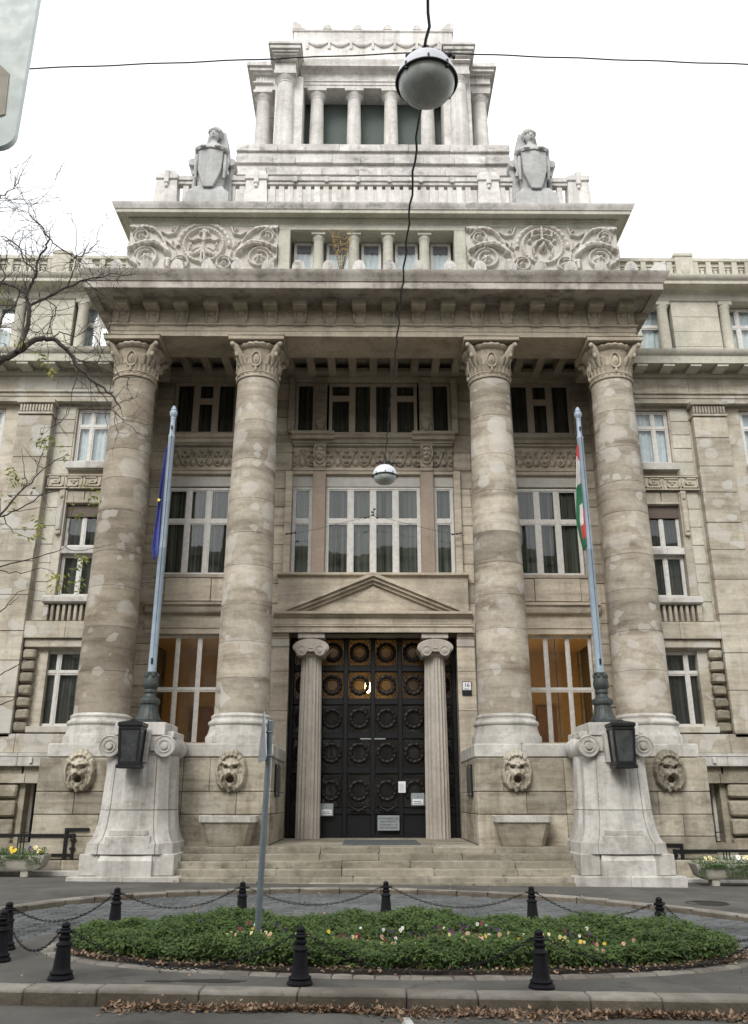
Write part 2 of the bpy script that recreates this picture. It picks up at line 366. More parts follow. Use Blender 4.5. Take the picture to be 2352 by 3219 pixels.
    def mesh(s, name, mats, ang=38):
        me = bpy.data.meshes.new(name); me.from_pydata(s.v, [], s.f)
        for m in (mats if isinstance(mats, (list, tuple)) else [mats]): me.materials.append(M[m] if isinstance(m, str) else m)
        if any(s.mi): me.polygons.foreach_set('material_index', s.mi)
        me.polygons.foreach_set('use_smooth', [True] * len(me.polygons)); me.update()
        me.set_sharp_from_angle(angle=rad(ang)); return me
    def obj(s, name, mats, parent=None, loc=None, ang=38):
        return place(name, s.mesh(name, mats, ang), parent, loc)
def place(name, me, parent=None, loc=None, rot=None, scl=None):
    o = bpy.data.objects.new(name, me); COL.objects.link(o)
    if loc: o.location = loc
    if rot: o.rotation_euler = rot
    if scl: o.scale = scl
    if parent:
        o.parent = parent
        if parent.type == 'EMPTY' and parent.get('_w'): o.matrix_parent_inverse = Matrix.Translation(-parent.location)
    return o
def tag(o, label, cat, group=None):
    o['label'] = label; o['category'] = cat
    if group: o['group'] = group
    return o
def thing(name, label, cat, loc=(0, 0, 0), group=None, worldspace=True):
    """an Empty at the base of a thing; its parts are modelled in world coordinates when worldspace is set"""
    e = bpy.data.objects.new(name, None); COL.objects.link(e); e.location = loc; e.empty_display_size = .2
    if worldspace: e['_w'] = 1
    return tag(e, label, cat, group)
def struct(o): o['kind'] = 'structure'; return o
def stuff(o): o['kind'] = 'stuff'; return o
def copy_tree(root, loc, rotz=0, label=None):
    r = root.copy(); COL.objects.link(r); r.location = loc; r.rotation_euler = (0, 0, rotz)
    if label: r['label'] = label
    for ch in root.children:
        c = ch.copy(); COL.objects.link(c); c.parent = r
        for g in ch.children:
            d = g.copy(); COL.objects.link(d); d.parent = c
    return r
def gz(x): return -.010 * max(-12., min(12., x))        # the street falls gently to the right

# height-field relief on a wall that faces the street
def hf(name, x0, x1, z0, z1, y, res, H, mat, parent, cut=False):
    nx = max(2, int((x1 - x0) / res)); nz = max(2, int((z1 - z0) / res))
    X, Z = np.meshgrid(np.linspace(x0, x1, nx), np.linspace(z0, z1, nz))
    D = H(X, Z)
    v = np.stack([X, y - D, Z], -1).reshape(-1, 3)
    i = np.arange(nx * nz).reshape(nz, nx)
    f = np.stack([i[:-1, :-1], i[:-1, 1:], i[1:, 1:], i[1:, :-1]], -1).reshape(-1, 4)
    if cut: f = f[D.reshape(-1)[f].max(1) > 1e-3]
    me = bpy.data.meshes.new(name); me.from_pydata(v.tolist(), [], f.tolist()); me.materials.append(M[mat])
    me.polygons.foreach_set('use_smooth', [True] * len(me.polygons)); me.update()
    return place(name, me, parent)
def sd_line(X, Z, pts):
    d = np.full(X.shape, 1e9); tt = np.zeros(X.shape); L = 0
    seg = [math.dist(pts[i], pts[i + 1]) for i in range(len(pts) - 1)]; T = sum(seg)
    for i in range(len(pts) - 1):
        (ax, az), (bx, bz) = pts[i], pts[i + 1]; dx, dz = bx - ax, bz - az; q = dx * dx + dz * dz + 1e-12
        t = np.clip(((X - ax) * dx + (Z - az) * dz) / q, 0, 1)
        e = np.hypot(X - ax - t * dx, Z - az - t * dz); mk = e < d
        d = np.where(mk, e, d); tt = np.where(mk, (L + t * seg[i]) / T, tt); L += seg[i]
    return d, tt
def stroke(X, Z, pts, w, h, taper=0., lobes=0, lob=.35):
    d, t = sd_line(X, Z, pts); ww = w * (1 - taper * t)
    if lobes: ww = ww * (1 + lob * np.sin(t * lobes * 2 * math.pi))
    return h * np.sqrt(np.clip(1 - (d / np.maximum(ww, 1e-4)) ** 2, 0, 1))
def disc(X, Z, c, r, h, p=.5, sx=1.):
    d = np.hypot((X - c[0]) / sx, Z - c[1]); return h * np.clip(1 - (d / r) ** 2, 0, 1) ** p
def flower(X, Z, c, r, h, n=6):
    a = np.arctan2(Z - c[1], X - c[0]); d = np.hypot(X - c[0], Z - c[1]); rr = r * (.72 + .28 * np.abs(np.cos(a * n / 2)))
    return np.maximum(h * .75 * np.sqrt(np.clip(1 - (d / rr) ** 2, 0, 1)) * (.6 + .4 * np.abs(np.cos(a * n / 2))), disc(X, Z, c, r * .32, h * 1.15))
def spiral(c, r0, r1, a0, turns, n=40):
    return [(c[0] + (r0 + (r1 - r0) * i / n) * math.cos(a0 + 2 * math.pi * turns * i / n), c[1] + (r0 + (r1 - r0) * i / n) * math.sin(a0 + 2 * math.pi * turns * i / n)) for i in range(n + 1)]
def ringh(X, Z, c, r, w, h):
    d = np.abs(np.hypot(X - c[0], Z - c[1]) - r); return h * np.sqrt(np.clip(1 - (d / w) ** 2, 0, 1))
# ------------------------------------------------------------------ the courthouse
BLD = thing('courthouse', 'large stone courthouse with four-column portico, relief attic and colonnaded tower', 'building', (0, 24, 0))
def wblocks(parent, x0, x1, yf, yb, zs, wn, mat, c=.014, gap=.006, name='stone_block', proud=.012, face='y'):
    """courses of single stones; face 'x' lays them along Y on a wall that faces X"""
    for i in range(len(zs) - 1):
        a, b = (min(x0, x1), max(x0, x1)); n = max(1, round((b - a) / wn)); cuts = [a + (b - a) * (k + (R.uniform(-.22, .22) + (.25 if i % 2 else -.25) * (n > 1) if 0 < k < n else 0)) / n for k in range(n + 1)]
        for k in range(n):
            p = R.uniform(-proud, proud) * .5; m = MB()
            if face == 'y': m.cbox(cuts[k] + gap, cuts[k + 1] - gap, yf + p, yb, zs[i] + gap, zs[i + 1] - gap, c)
            else: m.cbox(yf + p, yb, cuts[k] + gap, cuts[k + 1] - gap, zs[i] + gap, zs[i + 1] - gap, c)
            m.obj(name, mat, parent)
def umold(prof, X, Yf, Yb, m=None, x_off=0.):
    """moulding that runs round a projecting block: prof = (outward, z) from bottom to top"""
    m = m or MB(); rings = []
    for d, z in prof:
        rings.append([(-X - d, Yb, z), (-X - d, Yf - d, z), (X + d, Yf - d, z), (X + d, Yb, z)])
    n = 4; v = [p for r in rings for p in r]; f = []
    for i in range(len(rings) - 1):
        for k in range(3): f.append((i * n + k, i * n + k + 1, (i + 1) * n + k + 1, (i + 1) * n + k))
    return m.add(v, f)
def xmold(prof, x0, x1, Yf, m=None, yb=None):
    """straight moulding: prof = (outward, z); closed at the back and ends"""
    m = m or MB(); yb = yb if yb is not None else Yf + .2
    pts = [(Yf - d, z) for d, z in prof]; pts = [(yb, prof[0][1])] + pts + [(yb, prof[-1][1])]
    return m.ex(pts, min(x0, x1), max(x0, x1), 'x')

# ---- podium with the lion heads
LIONX = (-7.52, -3.66, 3.66, 7.58)
for s in (-1, 1):
    P = MB().box(s * 2.70, s * 8.53, 22.80, 26.55, .02, 2.84).obj('podium', 'podium', BLD)
    wblocks(P, s * 2.63, s * 4.9, 22.75, 22.95, [.70, 1.47, 2.02, 2.855], 1.15, 'podium')
    wblocks(P, s * 4.9, s * 8.6, 22.75, 22.95, [.42, .95, 1.47, 2.02, 2.855], 1.2, 'podium')
    for i in range(3):
        wblocks(P, 22.97, 26.5, s * 2.63, s * 2.80, [[.74, 1.47], [1.47, 2.02], [2.02, 2.855]][i], 1.3, 'podium', face='x')
    wblocks(P, s * 2.61, s * 8.47, 22.84, 26.5, [2.86, 3.22], 1.7, 'white', c=.03, name='cap_stone')
    wblocks(P, s * 4.9, s * 8.95, 22.62, 22.95, [-.15, .41], 1.6, 'podium', name='plinth_stone')
    for q in (1,):
        wblocks(P, 22.97, 25.0, s * 8.60, s * 8.44, [.42, .95, 1.47, 2.02, 2.855], 1.1, 'podium', face='x')
def lionH(X, Z):
    u = X / .38; v = Z / .50; r = np.hypot(u, v); a = np.arctan2(v, u)
    H = np.zeros_like(X)
    mane = (r < 1.0 + .06 * np.cos(a * 15)) * (.10 + .06 * np.sqrt(np.clip(1 - r ** 2, 0, 1)) + .03 * np.abs(np.cos(a * 7.5)) * (r > .62))
    H = np.maximum(H, mane)
    top = (v > .28) * (r > .74) * (r < 1.04); seg_ = np.abs(((a / (math.pi / 9.0)) % 1.0) - .5) * 2
    H = np.maximum(H, top * (.235 - .10 * (r - .74) / .3) * (seg_ < .86) * 1.0)
    face = disc(X, Z, (0, .01), .36, .30, .5, .72); H = np.maximum(H, face)
    for k in (-1, 1):
        H += stroke(X, Z, [(k * .03, .105), (k * .10, .15), (k * .19, .185)], .05, .075)    # brow
        H -= disc(X, Z, (k * .105, .085), .055, .15, .7, 1.5)                      # eye socket
        H += disc(X, Z, (k * .125, -.08), .10, .05, 1)                              # cheek
        H += disc(X, Z, (k * .07, -.085), .075, .06, 1)                             # muzzle
        H = np.maximum(H, (stroke(X, Z, [(k * .30, .22), (k * .345, -.02), (k * .30, -.28), (k * .2, -.40)], .06, .22)))
        H = np.maximum(H, (stroke(X, Z, [(k * .20, -.12), (k * .235, -.26), (k * .19, -.42)], .05, .24)))
    H += stroke(X, Z, [(0, .20), (0, -.03)], .055, .085)                            # nose
    H += disc(X, Z, (0, -.035), .065, .05, 1, 1.25)
    H -= disc(X, Z, (0, -.205), .105, .33, .6, .95)                                 # open mouth
    H += ringh(X, Z, (0, -.205), .12, .035, .035)
    H = np.maximum(H, disc(X, Z, (0, -.37), .10, .25, .6, .9))
    return np.clip(H, 0.0, .5)
lion = None
for i, x in enumerate(LIONX):
    if lion is None:
        lion = hf('lion_mask', -.40, .40, -.52, .53, 0, .013, lionH, 'podium', BLD, True); lion.location = (x, 22.76, 2.53)
    else: place('lion_mask', lion.data, BLD, (x, 22.76, 2.53))

# ---- giant columns
COLX = (-7.46, -3.63, 3.63, 7.46); CY = 23.85
def shaft_r(z):
    t = (z - 4.02) / (14.12 - 4.02); return .745 - .125 * t ** 1.35
def capital_mesh():
    m = MB(); z0 = 14.10
    m.lathe([(.60, z0), (.665, z0 + .01), (.675, z0 + .05), (.64, z0 + .075), (.635, z0 + .16), (.66, z0 + .17), (.66, z0 + .20), (.615, z0 + .22)], n=48, cap=False)
    m.lathe([(.62, z0 + .10), (.655, z0 + .115), (.62, z0 + .15)], n=72, fl=lambda a, r, h: r + .016 * math.sin(a * 22), cap=False)
    m.lathe([(.60, z0 + .2), (.605, z0 + .55), (.63, z0 + .75), (.68, z0 + .9), (.70, z0 + .94), (.66, z0 + .95)], n=48, cap=False)
    m.lathe([(.62, z0 + .22), (.655, z0 + .42), (.675, z0 + .44), (.61, z0 + .46)], n=112, fl=lambda a, r, h: r + .018 * math.cos(a * 28), cap=False)
    m.lathe([(.64, z0 + .94), (.74, z0 + .98), (.79, z0 + 1.05), (.76, z0 + 1.12), (.66, z0 + 1.14)], n=112, fl=lambda a, r, h: r + .045 * abs(math.cos(a * 12)), cap=False)
    m.cbox(-.855, .855, -.855, .855, z0 + 1.16, z0 + 1.29, .012); m.cbox(-.875, .875, -.875, .875, z0 + 1.29, z0 + 1.345, .012)
    for k in range(4):
        a = math.pi / 4 + k * math.pi / 2; ca, sa = math.cos(a), math.sin(a)
        m.tube([(.60 * ca, .60 * sa, z0 + .44), (.66 * ca, .66 * sa, z0 + .62), (.76 * ca, .76 * sa, z0 + .82), (.92 * ca, .92 * sa, z0 + 1.02), (1.06 * ca, 1.06 * sa, z0 + 1.13)], [.04, .085, .115, .10, .045], 10)
        m.ball((1.04 * ca, 1.04 * sa, z0 + 1.06), (.075, .075, .085), 10, 8)
        m.ball((.86 * ca, .86 * sa, z0 + .80), (.06, .06, .12), 8, 6)
        for dd in (-.22, .22):
            b = a + dd; m.tube([(.60 * math.cos(b), .60 * math.sin(b), z0 + .45), (.68 * math.cos(b), .68 * math.sin(b), z0 + .66), (.78 * math.cos(b), .78 * math.sin(b), z0 + .74)], [.04, .075, .03], 8)
        a = k * math.pi / 2; ca, sa = math.cos(a), math.sin(a)                        # oval medallion in a leaf wreath
        pts = []
        for q in range(25):
            t = 2 * math.pi * q / 24; w = .15 * math.cos(t); h = .235 * math.sin(t) + .03 * max(0, math.sin(t)) ** 3
            rr = math.sqrt(max(.01, .655 ** 2 - w * w)) + .01; pts.append((rr * ca - w * sa, rr * sa + w * ca, z0 + .57 + h))
        m.tube(pts, [.028 + .007 * (q % 2) for q in range(25)], 6)
        m.ball((.60 * ca, .60 * sa, z0 + .60), (.13 if abs(sa) > .5 else .075, .075 if abs(sa) > .5 else .13, .18), 12, 8)
        m.ball((.66 * ca, .66 * sa, z0 + .60), (.045, .045, .10), 8, 6); m.ball((.66 * ca, .66 * sa, z0 + .24), (.05, .05, .09), 8, 6)
    return m.mesh('capital', 'entab')
CAP = capital_mesh()
for i, x in enumerate(COLX):
    b = MB().lathe([(.945, 3.22), (.945, 3.42), (.93, 3.44), (.895, 3.48), (.86, 3.60), (.845, 3.70), (.86, 3.715), (.885, 3.74), (.892, 3.78), (.875, 3.82), (.84, 3.845), (.815, 3.85), (.80, 3.90), (.815, 3.925), (.82, 3.96), (.80, 3.985), (.77, 4.0), (.74, 4.03)], x, CY, 56)
    c = b.obj('column', 'white', BLD)
    zs = [4.02]
    while zs[-1] < 13.2: zs.append(zs[-1] + R.uniform(.92, 1.28))
    zs[-1] = 14.12
    for k in range(len(zs) - 1):
        a, d = zs[k], zs[k + 1]; pr = [(shaft_r(a) - .010, a + .001), (shaft_r(a + .02), a + .010)]
        for q in range(1, 5): pr.append((shaft_r(a + (d - a) * q / 5), a + (d - a) * q / 5))
        pr += [(shaft_r(d - .02), d - .010), (shaft_r(d) - .010, d - .001)]
        MB().lathe(pr, x, CY, 56).obj('drum', 'column2' if i == 0 else 'column', c, ang=30)
    k = MB().cbox(x - .92, x + .92, CY - .90, CY + .92, 3.205, 3.235, .01)
    place('capital', CAP, c, (x, CY, 0))

# ---- main entablature, its brackets and the roof edge
E_ = umold([(-.4, 15.45), (0, 15.45), (0, 15.62), (.02, 15.625), (.02, 15.80), (.075, 15.81), (.075, 15.865), (0.0, 15.87), (0.0, 16.42), (.05, 16.44), (.12, 16.50), (.14, 16.52)], 8.17, 23.15, 26.2)
E_.box(-8.17, 8.17, 23.16, 24.5, 15.451, 16.9); E_.box(-8.17, -7.0, 24.5, 26.2, 15.45, 16.9); E_.box(7.0, 8.17, 24.5, 26.2, 15.45, 16.9)
EN = E_.obj('entablature', 'entab', BLD)
co = umold([(.10, 16.50), (.80, 16.50), (.82, 16.44), (1.08, 16.44), (1.085, 16.66), (1.12, 16.68), (1.13, 16.71), (1.15, 16.74), (1.19, 16.84), (1.26, 16.93), (1.27, 17.0), (1.20, 17.03), (.0, 17.10), (-1.2, 17.10)], 7.68, 23.12, 26.2)
CO = co.obj('main_cornice', 'cornice', BLD)
mod = MB().cbox(-.215, .215, -.16, .32, -.03, .15, .012); mod.cbox(-.235, .235, -.19, .32, .15, .20, .01)
MODM = mod.mesh('modillion', 'entab')
br = MB().cbox(-.16, .16, -.045, .03, -.30, .24, .02); br.ball((0, -.04, .10), (.14, .06, .17), 12, 8)
for k in (-1, 1):
    br.tube([(k * .15, -.05, -.27), (k * .165, -.06, -.05), (k * .15, -.05, .2)], [.025, .04, .03], 6)
    for q in range(4): br.ball((k * .155, -.05, -.22 + q * .12), (.035, .03, .045), 6, 5)
br.cbox(-.19, .19, -.09, .03, -.375, -.325, .006)
for q in range(6): br.ball((-.15 + q * .06, -.07, -.395), (.02, .02, .028), 6, 4)
BRM = br.mesh('frieze_bracket', 'entab')
fill = MB().box(-.21, .21, -.60, .1, .19, .215)
xs = [.46 + .92 * k for k in range(9)]
for s in (-1, 1):
    for x in xs:
        place('modillion', MODM, EN, (s * x, 22.82, 16.30)); place('frieze_bracket', BRM, EN, (s * x, 23.15, 16.18))
    for k in range(3):
        place('modillion', MODM, EN, (s * 8.50, 23.6 + .92 * k, 16.30), (0, 0, s * math.pi / 2)); place('frieze_bracket', BRM, EN, (s * 8.17, 23.6 + .92 * k, 16.18), (0, 0, s * math.pi / 2))
dn = MB()
for k in range(178):
    x = -8.1 + k * .0915; dn.box(x, x + .05, 23.03, 23.12, 16.40, 16.47)
dn.obj('bead_row', 'entab', EN)
# joints between cornice stones, seen as single stones of the corona
for k in range(12):
    x0 = -8.76 + k * 1.46; MB().cbox(x0 + .006, x0 + 1.454, 22.032, 22.2, 16.445, 16.655, .008).obj('corona_stone', 'cornice', CO)
an = MB(); pr = []
for q in range(13):
    t = math.pi * q / 12; pr.append((-.17 * math.cos(t), .02 + .27 * math.sin(t) ** .8))
an.ex([(-.17, 0)] + pr + [(.17, 0)], -.05, .05, 'y')
for q in range(5):
    t = math.pi * (q + .5) / 5; an.tube([(0, -.05, .03), (-.11 * math.cos(t), -.05, .05 + .17 * math.sin(t))], [.016, .012], 6)
ANM = an.mesh('antefix', 'towerd')
for s in (-1, 1):
    for k in range(9): place('antefix', ANM, CO, (s * (.46 + .92 * k), 21.98, 17.02), None, (1.15, 1, 1.25))
    cr = MB().ex([(0, 0), (-.62, 0), (-.5, .06), (-.32, .26), (-.05, .36), (0, .36)], -.06, .06, 'y')
    place('corner_acroterion', cr.mesh('corner_acroterion', 'towerd'), CO, (s * 8.88, 21.98, 17.02), (0, 0, 0) if s > 0 else (0, 0, math.pi))

# ---- portico ceiling with beams, and the side antae
ce = MB().box(-7.7, 7.7, 24.4, 27.3, 16.42, 16.7); CE = ce.obj('portico_ceiling', 'wall', BLD)
bm = MB().box(-.13, .13, 24.45, 26.95, 16.05, 16.42).mesh('ceiling_beam', 'wall')
for k in range(-9, 10): place('ceiling_beam', bm, CE, (k * .72, 0, 0))
MB().box(-7.7, 7.7, 26.55, 26.95, 16.06, 16.2).obj('ceiling_edge', 'wall', CE)

# ---- recess wall behind the columns
RW = MB()
for s in (-1, 1):
    RW.box(s * 2.8, s * 4.72, 27.0, 27.4, 3.0, 16.4); RW.box(s * 7.02, s * 7.7, 27.0, 27.4, 3.0, 16.4)
    for z0, z1 in ((2.9, 3.5), (6.8, 8.72), (12.46, 13.80), (15.85, 16.4)): RW.box(s * 4.72, s * 7.02, 26.96, 27.35, z0, z1)
for z0, z1 in ((6.9, 8.72), (12.46, 13.78), (15.87, 16.4)): RW.box(-2.8, 2.8, 26.96, 27.35, z0, z1)
RWO = RW.obj('recess_wall', 'wall', BLD)
CS = [3.22 + .66 * k for k in range(20)] + [16.36]
for s in (-1, 1):
    wblocks(RWO, s * 2.76, s * 4.75, 26.9, 27.05, CS, 1.0, 'wall', proud=.03)
    wblocks(RWO, s * 6.98, s * 7.55, 26.86, 27.05, CS, .6, 'wall')
    # side anta and the return wall of the portico
    RT = MB().box(s * 7.60, s * 8.1, 24.75, 27.4, .0, 16.4).obj('return_wall', 'wall', BLD)
    wblocks(RT, 24.72, 26.85, s * 7.52, s * 7.7, CS[::2] + [16.36], 1.1, 'wall', face='x')
    # framing pilasters of the middle bay
    for z0, z1 in ((8.76, 12.4), (13.8, 15.9)):
        MB().cbox(s * 2.72, s * 2.95, 26.74, 27.0, z0, z1, .02).obj('jamb_stone', 'wall', RWO)
    MB().cbox(s * 4.6, s * 4.78, 26.82, 27.0, 3.3, 15.9, .02).obj('jamb_stone', 'wall', RWO)
    # ledge and panel over the ground floor windows
    xmold([(0, 6.82), (.05, 6.84), (.05, 7.0), (.08, 7.02), (.08, 7.28), (.02, 7.30), (.02, 7.45), (.16, 7.50), (.22, 7.60), (.22, 7.68), (.30, 7.74), (.30, 7.82), (.12, 7.86)], s * 4.55, s * 7.3, 26.88).obj('window_cornice', 'wall', RWO)
    for a, b in ((4.75, 5.25), (5.27, 6.75), (6.77, 7.02)):
        MB().cbox(s * a, s * b, 26.84 - (.03 if a == 5.27 else 0), 27.0, 7.9, 8.66, .012).obj('wall_panel', 'wall', RWO)
    xmold([(0, 8.66), (.06, 8.68), (.06, 8.76), (0, 8.80)], s * 4.6, s * 7.1, 26.86).obj('window_ledge', 'wall', RWO)
# palmette friezes with the ledges above them
def palH(x0, per):
    def H(X, Z):
        u = ((X - x0) / per) % 1.0; v = (Z - 12.56) / .80; c = np.abs(u - .5) * 2
        X_ = (u - .5) * per; Z_ = Z - 12.56; h = np.zeros_like(X)
        h = np.maximum(h, disc(X_, Z_, (0, .60), .09, .06)); h = np.maximum(h, disc(X_, Z_, (0, .18), .14, .05, .5, .75))
        for k in (-1, 1):
            h = np.maximum(h, stroke(X_, Z_, [(k * .06, .5), (k * .10, .3), (k * .2, .10), (k * .27, .06)], .03, .045))
            h = np.maximum(h, disc(X_, Z_, (k * (per / 2 - .07), .22), .085, .05)); h = np.maximum(h, disc(X_, Z_, (k * (per / 2 - .09), .42), .06, .05))
            h = np.maximum(h, disc(X_, Z_, (k * per / 2, .58), .07, .05))
        return 2.3 * h * (v > .02) * (v < .93) + .12 * (v > .95)
    return H
for x0, x1 in ((-2.72, 2.72), (-6.98, -4.75), (4.75, 6.98)):
    hf('palmette_frieze', x0, x1, 12.52, 13.40, 26.90, .020, palH(x0, .605 if x0 == -2.72 else .56), 'wall', BLD)
    xmold([(0, 12.30), (.04, 12.32), (.04, 12.42), (.08, 12.44), (.08, 12.52), (.05, 12.53)], x0, x1, 26.9, yb=27.0).obj('frieze_architrave', 'wall', RWO)
    xmold([(.0, 13.38), (.10, 13.44), (.10, 13.56), (.20, 13.62), (.20, 13.74), (.0, 13.80)], x0 - .05, x1 + .05, 26.88).obj('sill_cornice', 'wall', RWO)
def headH(X, Z):
    H = disc(X, Z, (0, .02), .27, .20, .5, .68)
    for k in (-1, 1):
        H -= disc(X, Z, (k * .075, .06), .042, .06, .7, 1.4); H += disc(X, Z, (k * .08, -.05), .06, .03, 1)
        H = np.maximum(H, stroke(X, Z, [(k * .02, .28), (k * .15, .24), (k * .2, .08), (k * .19, -.12)], .055, .17, lobes=6))
    H += stroke(X, Z, [(0, .10), (0, -.03)], .03, .05); H -= disc(X, Z, (0, -.10), .035, .03, .7, 1.6); H += disc(X, Z, (0, -.17), .05, .03, 1)
    H = np.maximum(H, stroke(X, Z, [(-.15, -.16), (-.1, -.30), (0, -.36), (.1, -.30), (.15, -.16)], .03, .10))
    return np.clip(H * 1.35, .04, 1)
hd = None
for s in (-1, 1):
    px = s * 1.82
    MB().cbox(px - .21, px + .21, 26.74, 27.0, 12.40, 13.42, .01).obj('mask_block', 'wall', RWO)
    if hd is None:
        hd = hf('mascaron', -.20, .20, -.44, .36, 0, .012, headH, 'wall', BLD); hd.location = (px, 26.75, 12.98)
    else: place('mascaron', hd.data, BLD, (px, 26.75, 12.98))
    MB().cbox(px - .22, px + .22, 26.78, 27.05, 8.76, 12.40, .015).obj('pink_pilaster', 'pink', BLD)
    fp = MB().box(px - .20, px + .20, 26.84, 27.05, 13.80, 16.0)
    for q in range(4): fp.box(px - .15 + q * .085, px - .105 + q * .085, 26.81, 26.86, 14.2, 15.9)
    fp.obj('fluted_pilaster', 'wall', BLD)
    xmold([(.0, 13.50), (.22, 13.54), (.22, 13.66), (.32, 13.70), (.32, 13.80), (.0, 13.84)], px - .85, px + .48 if s > 0 else px + .85, 26.88).obj('bracket_ledge', 'wall', RWO) if False else \
        xmold([(.0, 13.50), (.22, 13.54), (.22, 13.66), (.32, 13.70), (.32, 13.80), (.0, 13.84)], px - s * .48, px + s * .98, 26.88).obj('bracket_ledge', 'wall', RWO)
    pm = MB()
    for q in range(7):
        t = math.pi * (q + .5) / 7; pm.tube([(px, 26.68, 13.9), (px - .10 * math.cos(t), 26.66, 14.08 + .08 * math.sin(t)), (px - .19 * math.cos(t), 26.68, 14.12 + .30 * math.sin(t))], [.03, .05, .03], 6)
    for k in (-1, 1): pm.torus((px + k * .12, 26.68, 13.92), .075, .03, 12, 6)
    pm.obj('palmette', 'wall', BLD)

# ---- windows
def window(x0, x1, z0, z1, y, cols, rows, frame='wframe', fw=.07, curtain='curtain', parent=None, name='window', merge=(), cdepth=.16, mull=None, cfrac=1.0, tilt=0.):
    """cols/rows: fractions of the glass openings; merge: set of (col,row) transoms to leave out"""
    parent = parent or BLD; x0, x1 = min(x0, x1), max(x0, x1)
    m = MB(); yb = y + .10; mw = mull or fw * .9
    m.cbox(x0, x0 + fw, y, yb, z0, z1, .01); m.cbox(x1 - fw, x1, y, yb, z0, z1, .01)
    m.cbox(x0 + fw, x1 - fw, y + .003, yb, z0, z0 + fw, .01); m.cbox(x0 + fw, x1 - fw, y + .003, yb, z1 - fw, z1, .01)
    W = x1 - x0 - 2 * fw; Hh = z1 - z0 - 2 * fw
    cx = [0]; [cx.append(cx[-1] + c / sum(cols)) for c in cols]; rz = [0]; [rz.append(rz[-1] + c / sum(rows)) for c in rows]
    X = [x0 + fw + W * t for t in cx]; Zz = [z0 + fw + Hh * t for t in rz]
    for k in range(1, len(cols)): m.cbox(X[k] - mw / 2, X[k] + mw / 2, y + .006, yb, z0 + fw, z1 - fw, .01)
    panes = []
    for c in range(len(cols)):
        a, b = X[c] + (mw / 2 if c else 0), X[c + 1] - (mw / 2 if c < len(cols) - 1 else 0); zc = Zz[0]
        for r in range(len(rows)):
            if r < len(rows) - 1 and (c, r) in merge: continue
            zt = Zz[r + 1]; e = mw / 2 if r < len(rows) - 1 else 0
            if r < len(rows) - 1: m.cbox(a, b, y + .009, yb, zt - e, zt + e, .01)
            # casement sash inside each opening
            q = .035; za, zb = zc, zt - e
            m.box(a, a + q, y + .025, yb - .01, za, zb); m.box(b - q, b, y + .025, yb - .01, za, zb); m.box(a + q, b - q, y + .026, yb - .01, za, za + q); m.box(a + q, b - q, y + .026, yb - .01, zb - q, zb)
            panes.append((a + q, b - q, za + q, zb - q)); zc = zt + e
    w = m.obj(name, frame, parent)
    for a, b, c, d in panes:
        e = math.tan(rad(tilt + R.uniform(-.35, .35))) * (d - c) / 2; q = R.uniform(-.004, .004)
        v = [(a, y + .055 + e - q, c), (b, y + .055 + e + q, c), (b, y + .055 - e + q, d), (a, y + .055 - e - q, d)]
        MB().add(v + [(p[0], p[1] + .007, p[2]) for p in v], [(0, 1, 2, 3), (7, 6, 5, 4), (0, 4, 5, 1), (1, 5, 6, 2), (2, 6, 7, 3), (3, 7, 4, 0)]).obj('pane', 'glass', w)
    if curtain:
        n = max(12, int((x1 - x0) / .028)); top = z1 - .02; bot = z0 + (z1 - z0) * (1 - cfrac); v = []; f = []; ph = R.uniform(0, 6)
        for i in range(n + 1):
            x = x0 + .02 + (x1 - x0 - .04) * i / n; dy = .028 * math.sin(ph + i * .95) + .015 * math.sin(ph * 2 + i * .37)
            v += [(x, y + cdepth + dy * .5, top), (x, y + cdepth + dy, (top + bot) / 2), (x + .01 * math.sin(i * 1.7), y + cdepth + dy * 1.2, bot)]
        for i in range(n): f += [(3 * i, 3 * i + 3, 3 * i + 4, 3 * i + 1), (3 * i + 1, 3 * i + 4, 3 * i + 5, 3 * i + 2)]
        MB().add(v, f).obj('curtain', curtain, w, ang=80)
    return w
WY = 27.02
window(-1.60, 1.60, 8.76, 11.90, WY, [1, 1, 1, 1], [1.62, 1], fw=.085, mull=.15)
for s in (-1, 1):
    window(s * 2.04, s * 2.72, 8.76, 11.90, WY, [1], [1.62, 1], fw=.085, mull=.15)
    window(s * 4.78, s * 6.98, 8.78, 11.86, WY, [1, 1, 1], [1.62, 1], fw=.085, mull=.14)
    window(s * 4.78, s * 6.98, 13.84, 15.84, WY, [1, 1, 1], [1.9, 1], 'wframe2', fw=.08, mull=.16, curtain='curtaind', merge={(0, 0), (2, 0)}, tilt=1.6, cdepth=.22)
    window(s * 2.02, s * 2.72, 13.84, 15.84, WY, [1], [1], 'wframe2', fw=.06, curtain='curtaind', tilt=1.7, cdepth=.22)
    g = window(s * 4.78, s * 6.98, 3.40, 6.82, WY, [1, 1, 1], [1, 1.0], fw=.05, mull=.075, curtain=None)
    for a, b in ((2.04, 2.72), (4.78, 6.98)):
        bx = MB().cbox(s * a, s * b, 26.99, 27.2, 11.90, 12.45, .01)
        for q in range(9): bx.box(s * a, s * b, 26.985, 27.0, 11.93 + q * .056, 11.965 + q * .056)
        bx.obj('shutter_box', 'blind', BLD)
bx = MB().cbox(-1.6, 1.6, 26.99, 27.2, 11.90, 12.45, .01)
for q in range(9): bx.box(-1.6, 1.6, 26.985, 27.0, 11.93 + q * .056, 11.965 + q * .056)
bx.obj('shutter_box', 'blind', BLD)
window(-1.55, 1.55, 13.84, 15.84, WY, [1, 1, 1, 1], [2.6, 1], 'wframe2', fw=.08, mull=.15, curtain='curtaind', merge={(1, 0), (2, 0)}, tilt=1.5, cdepth=.22)

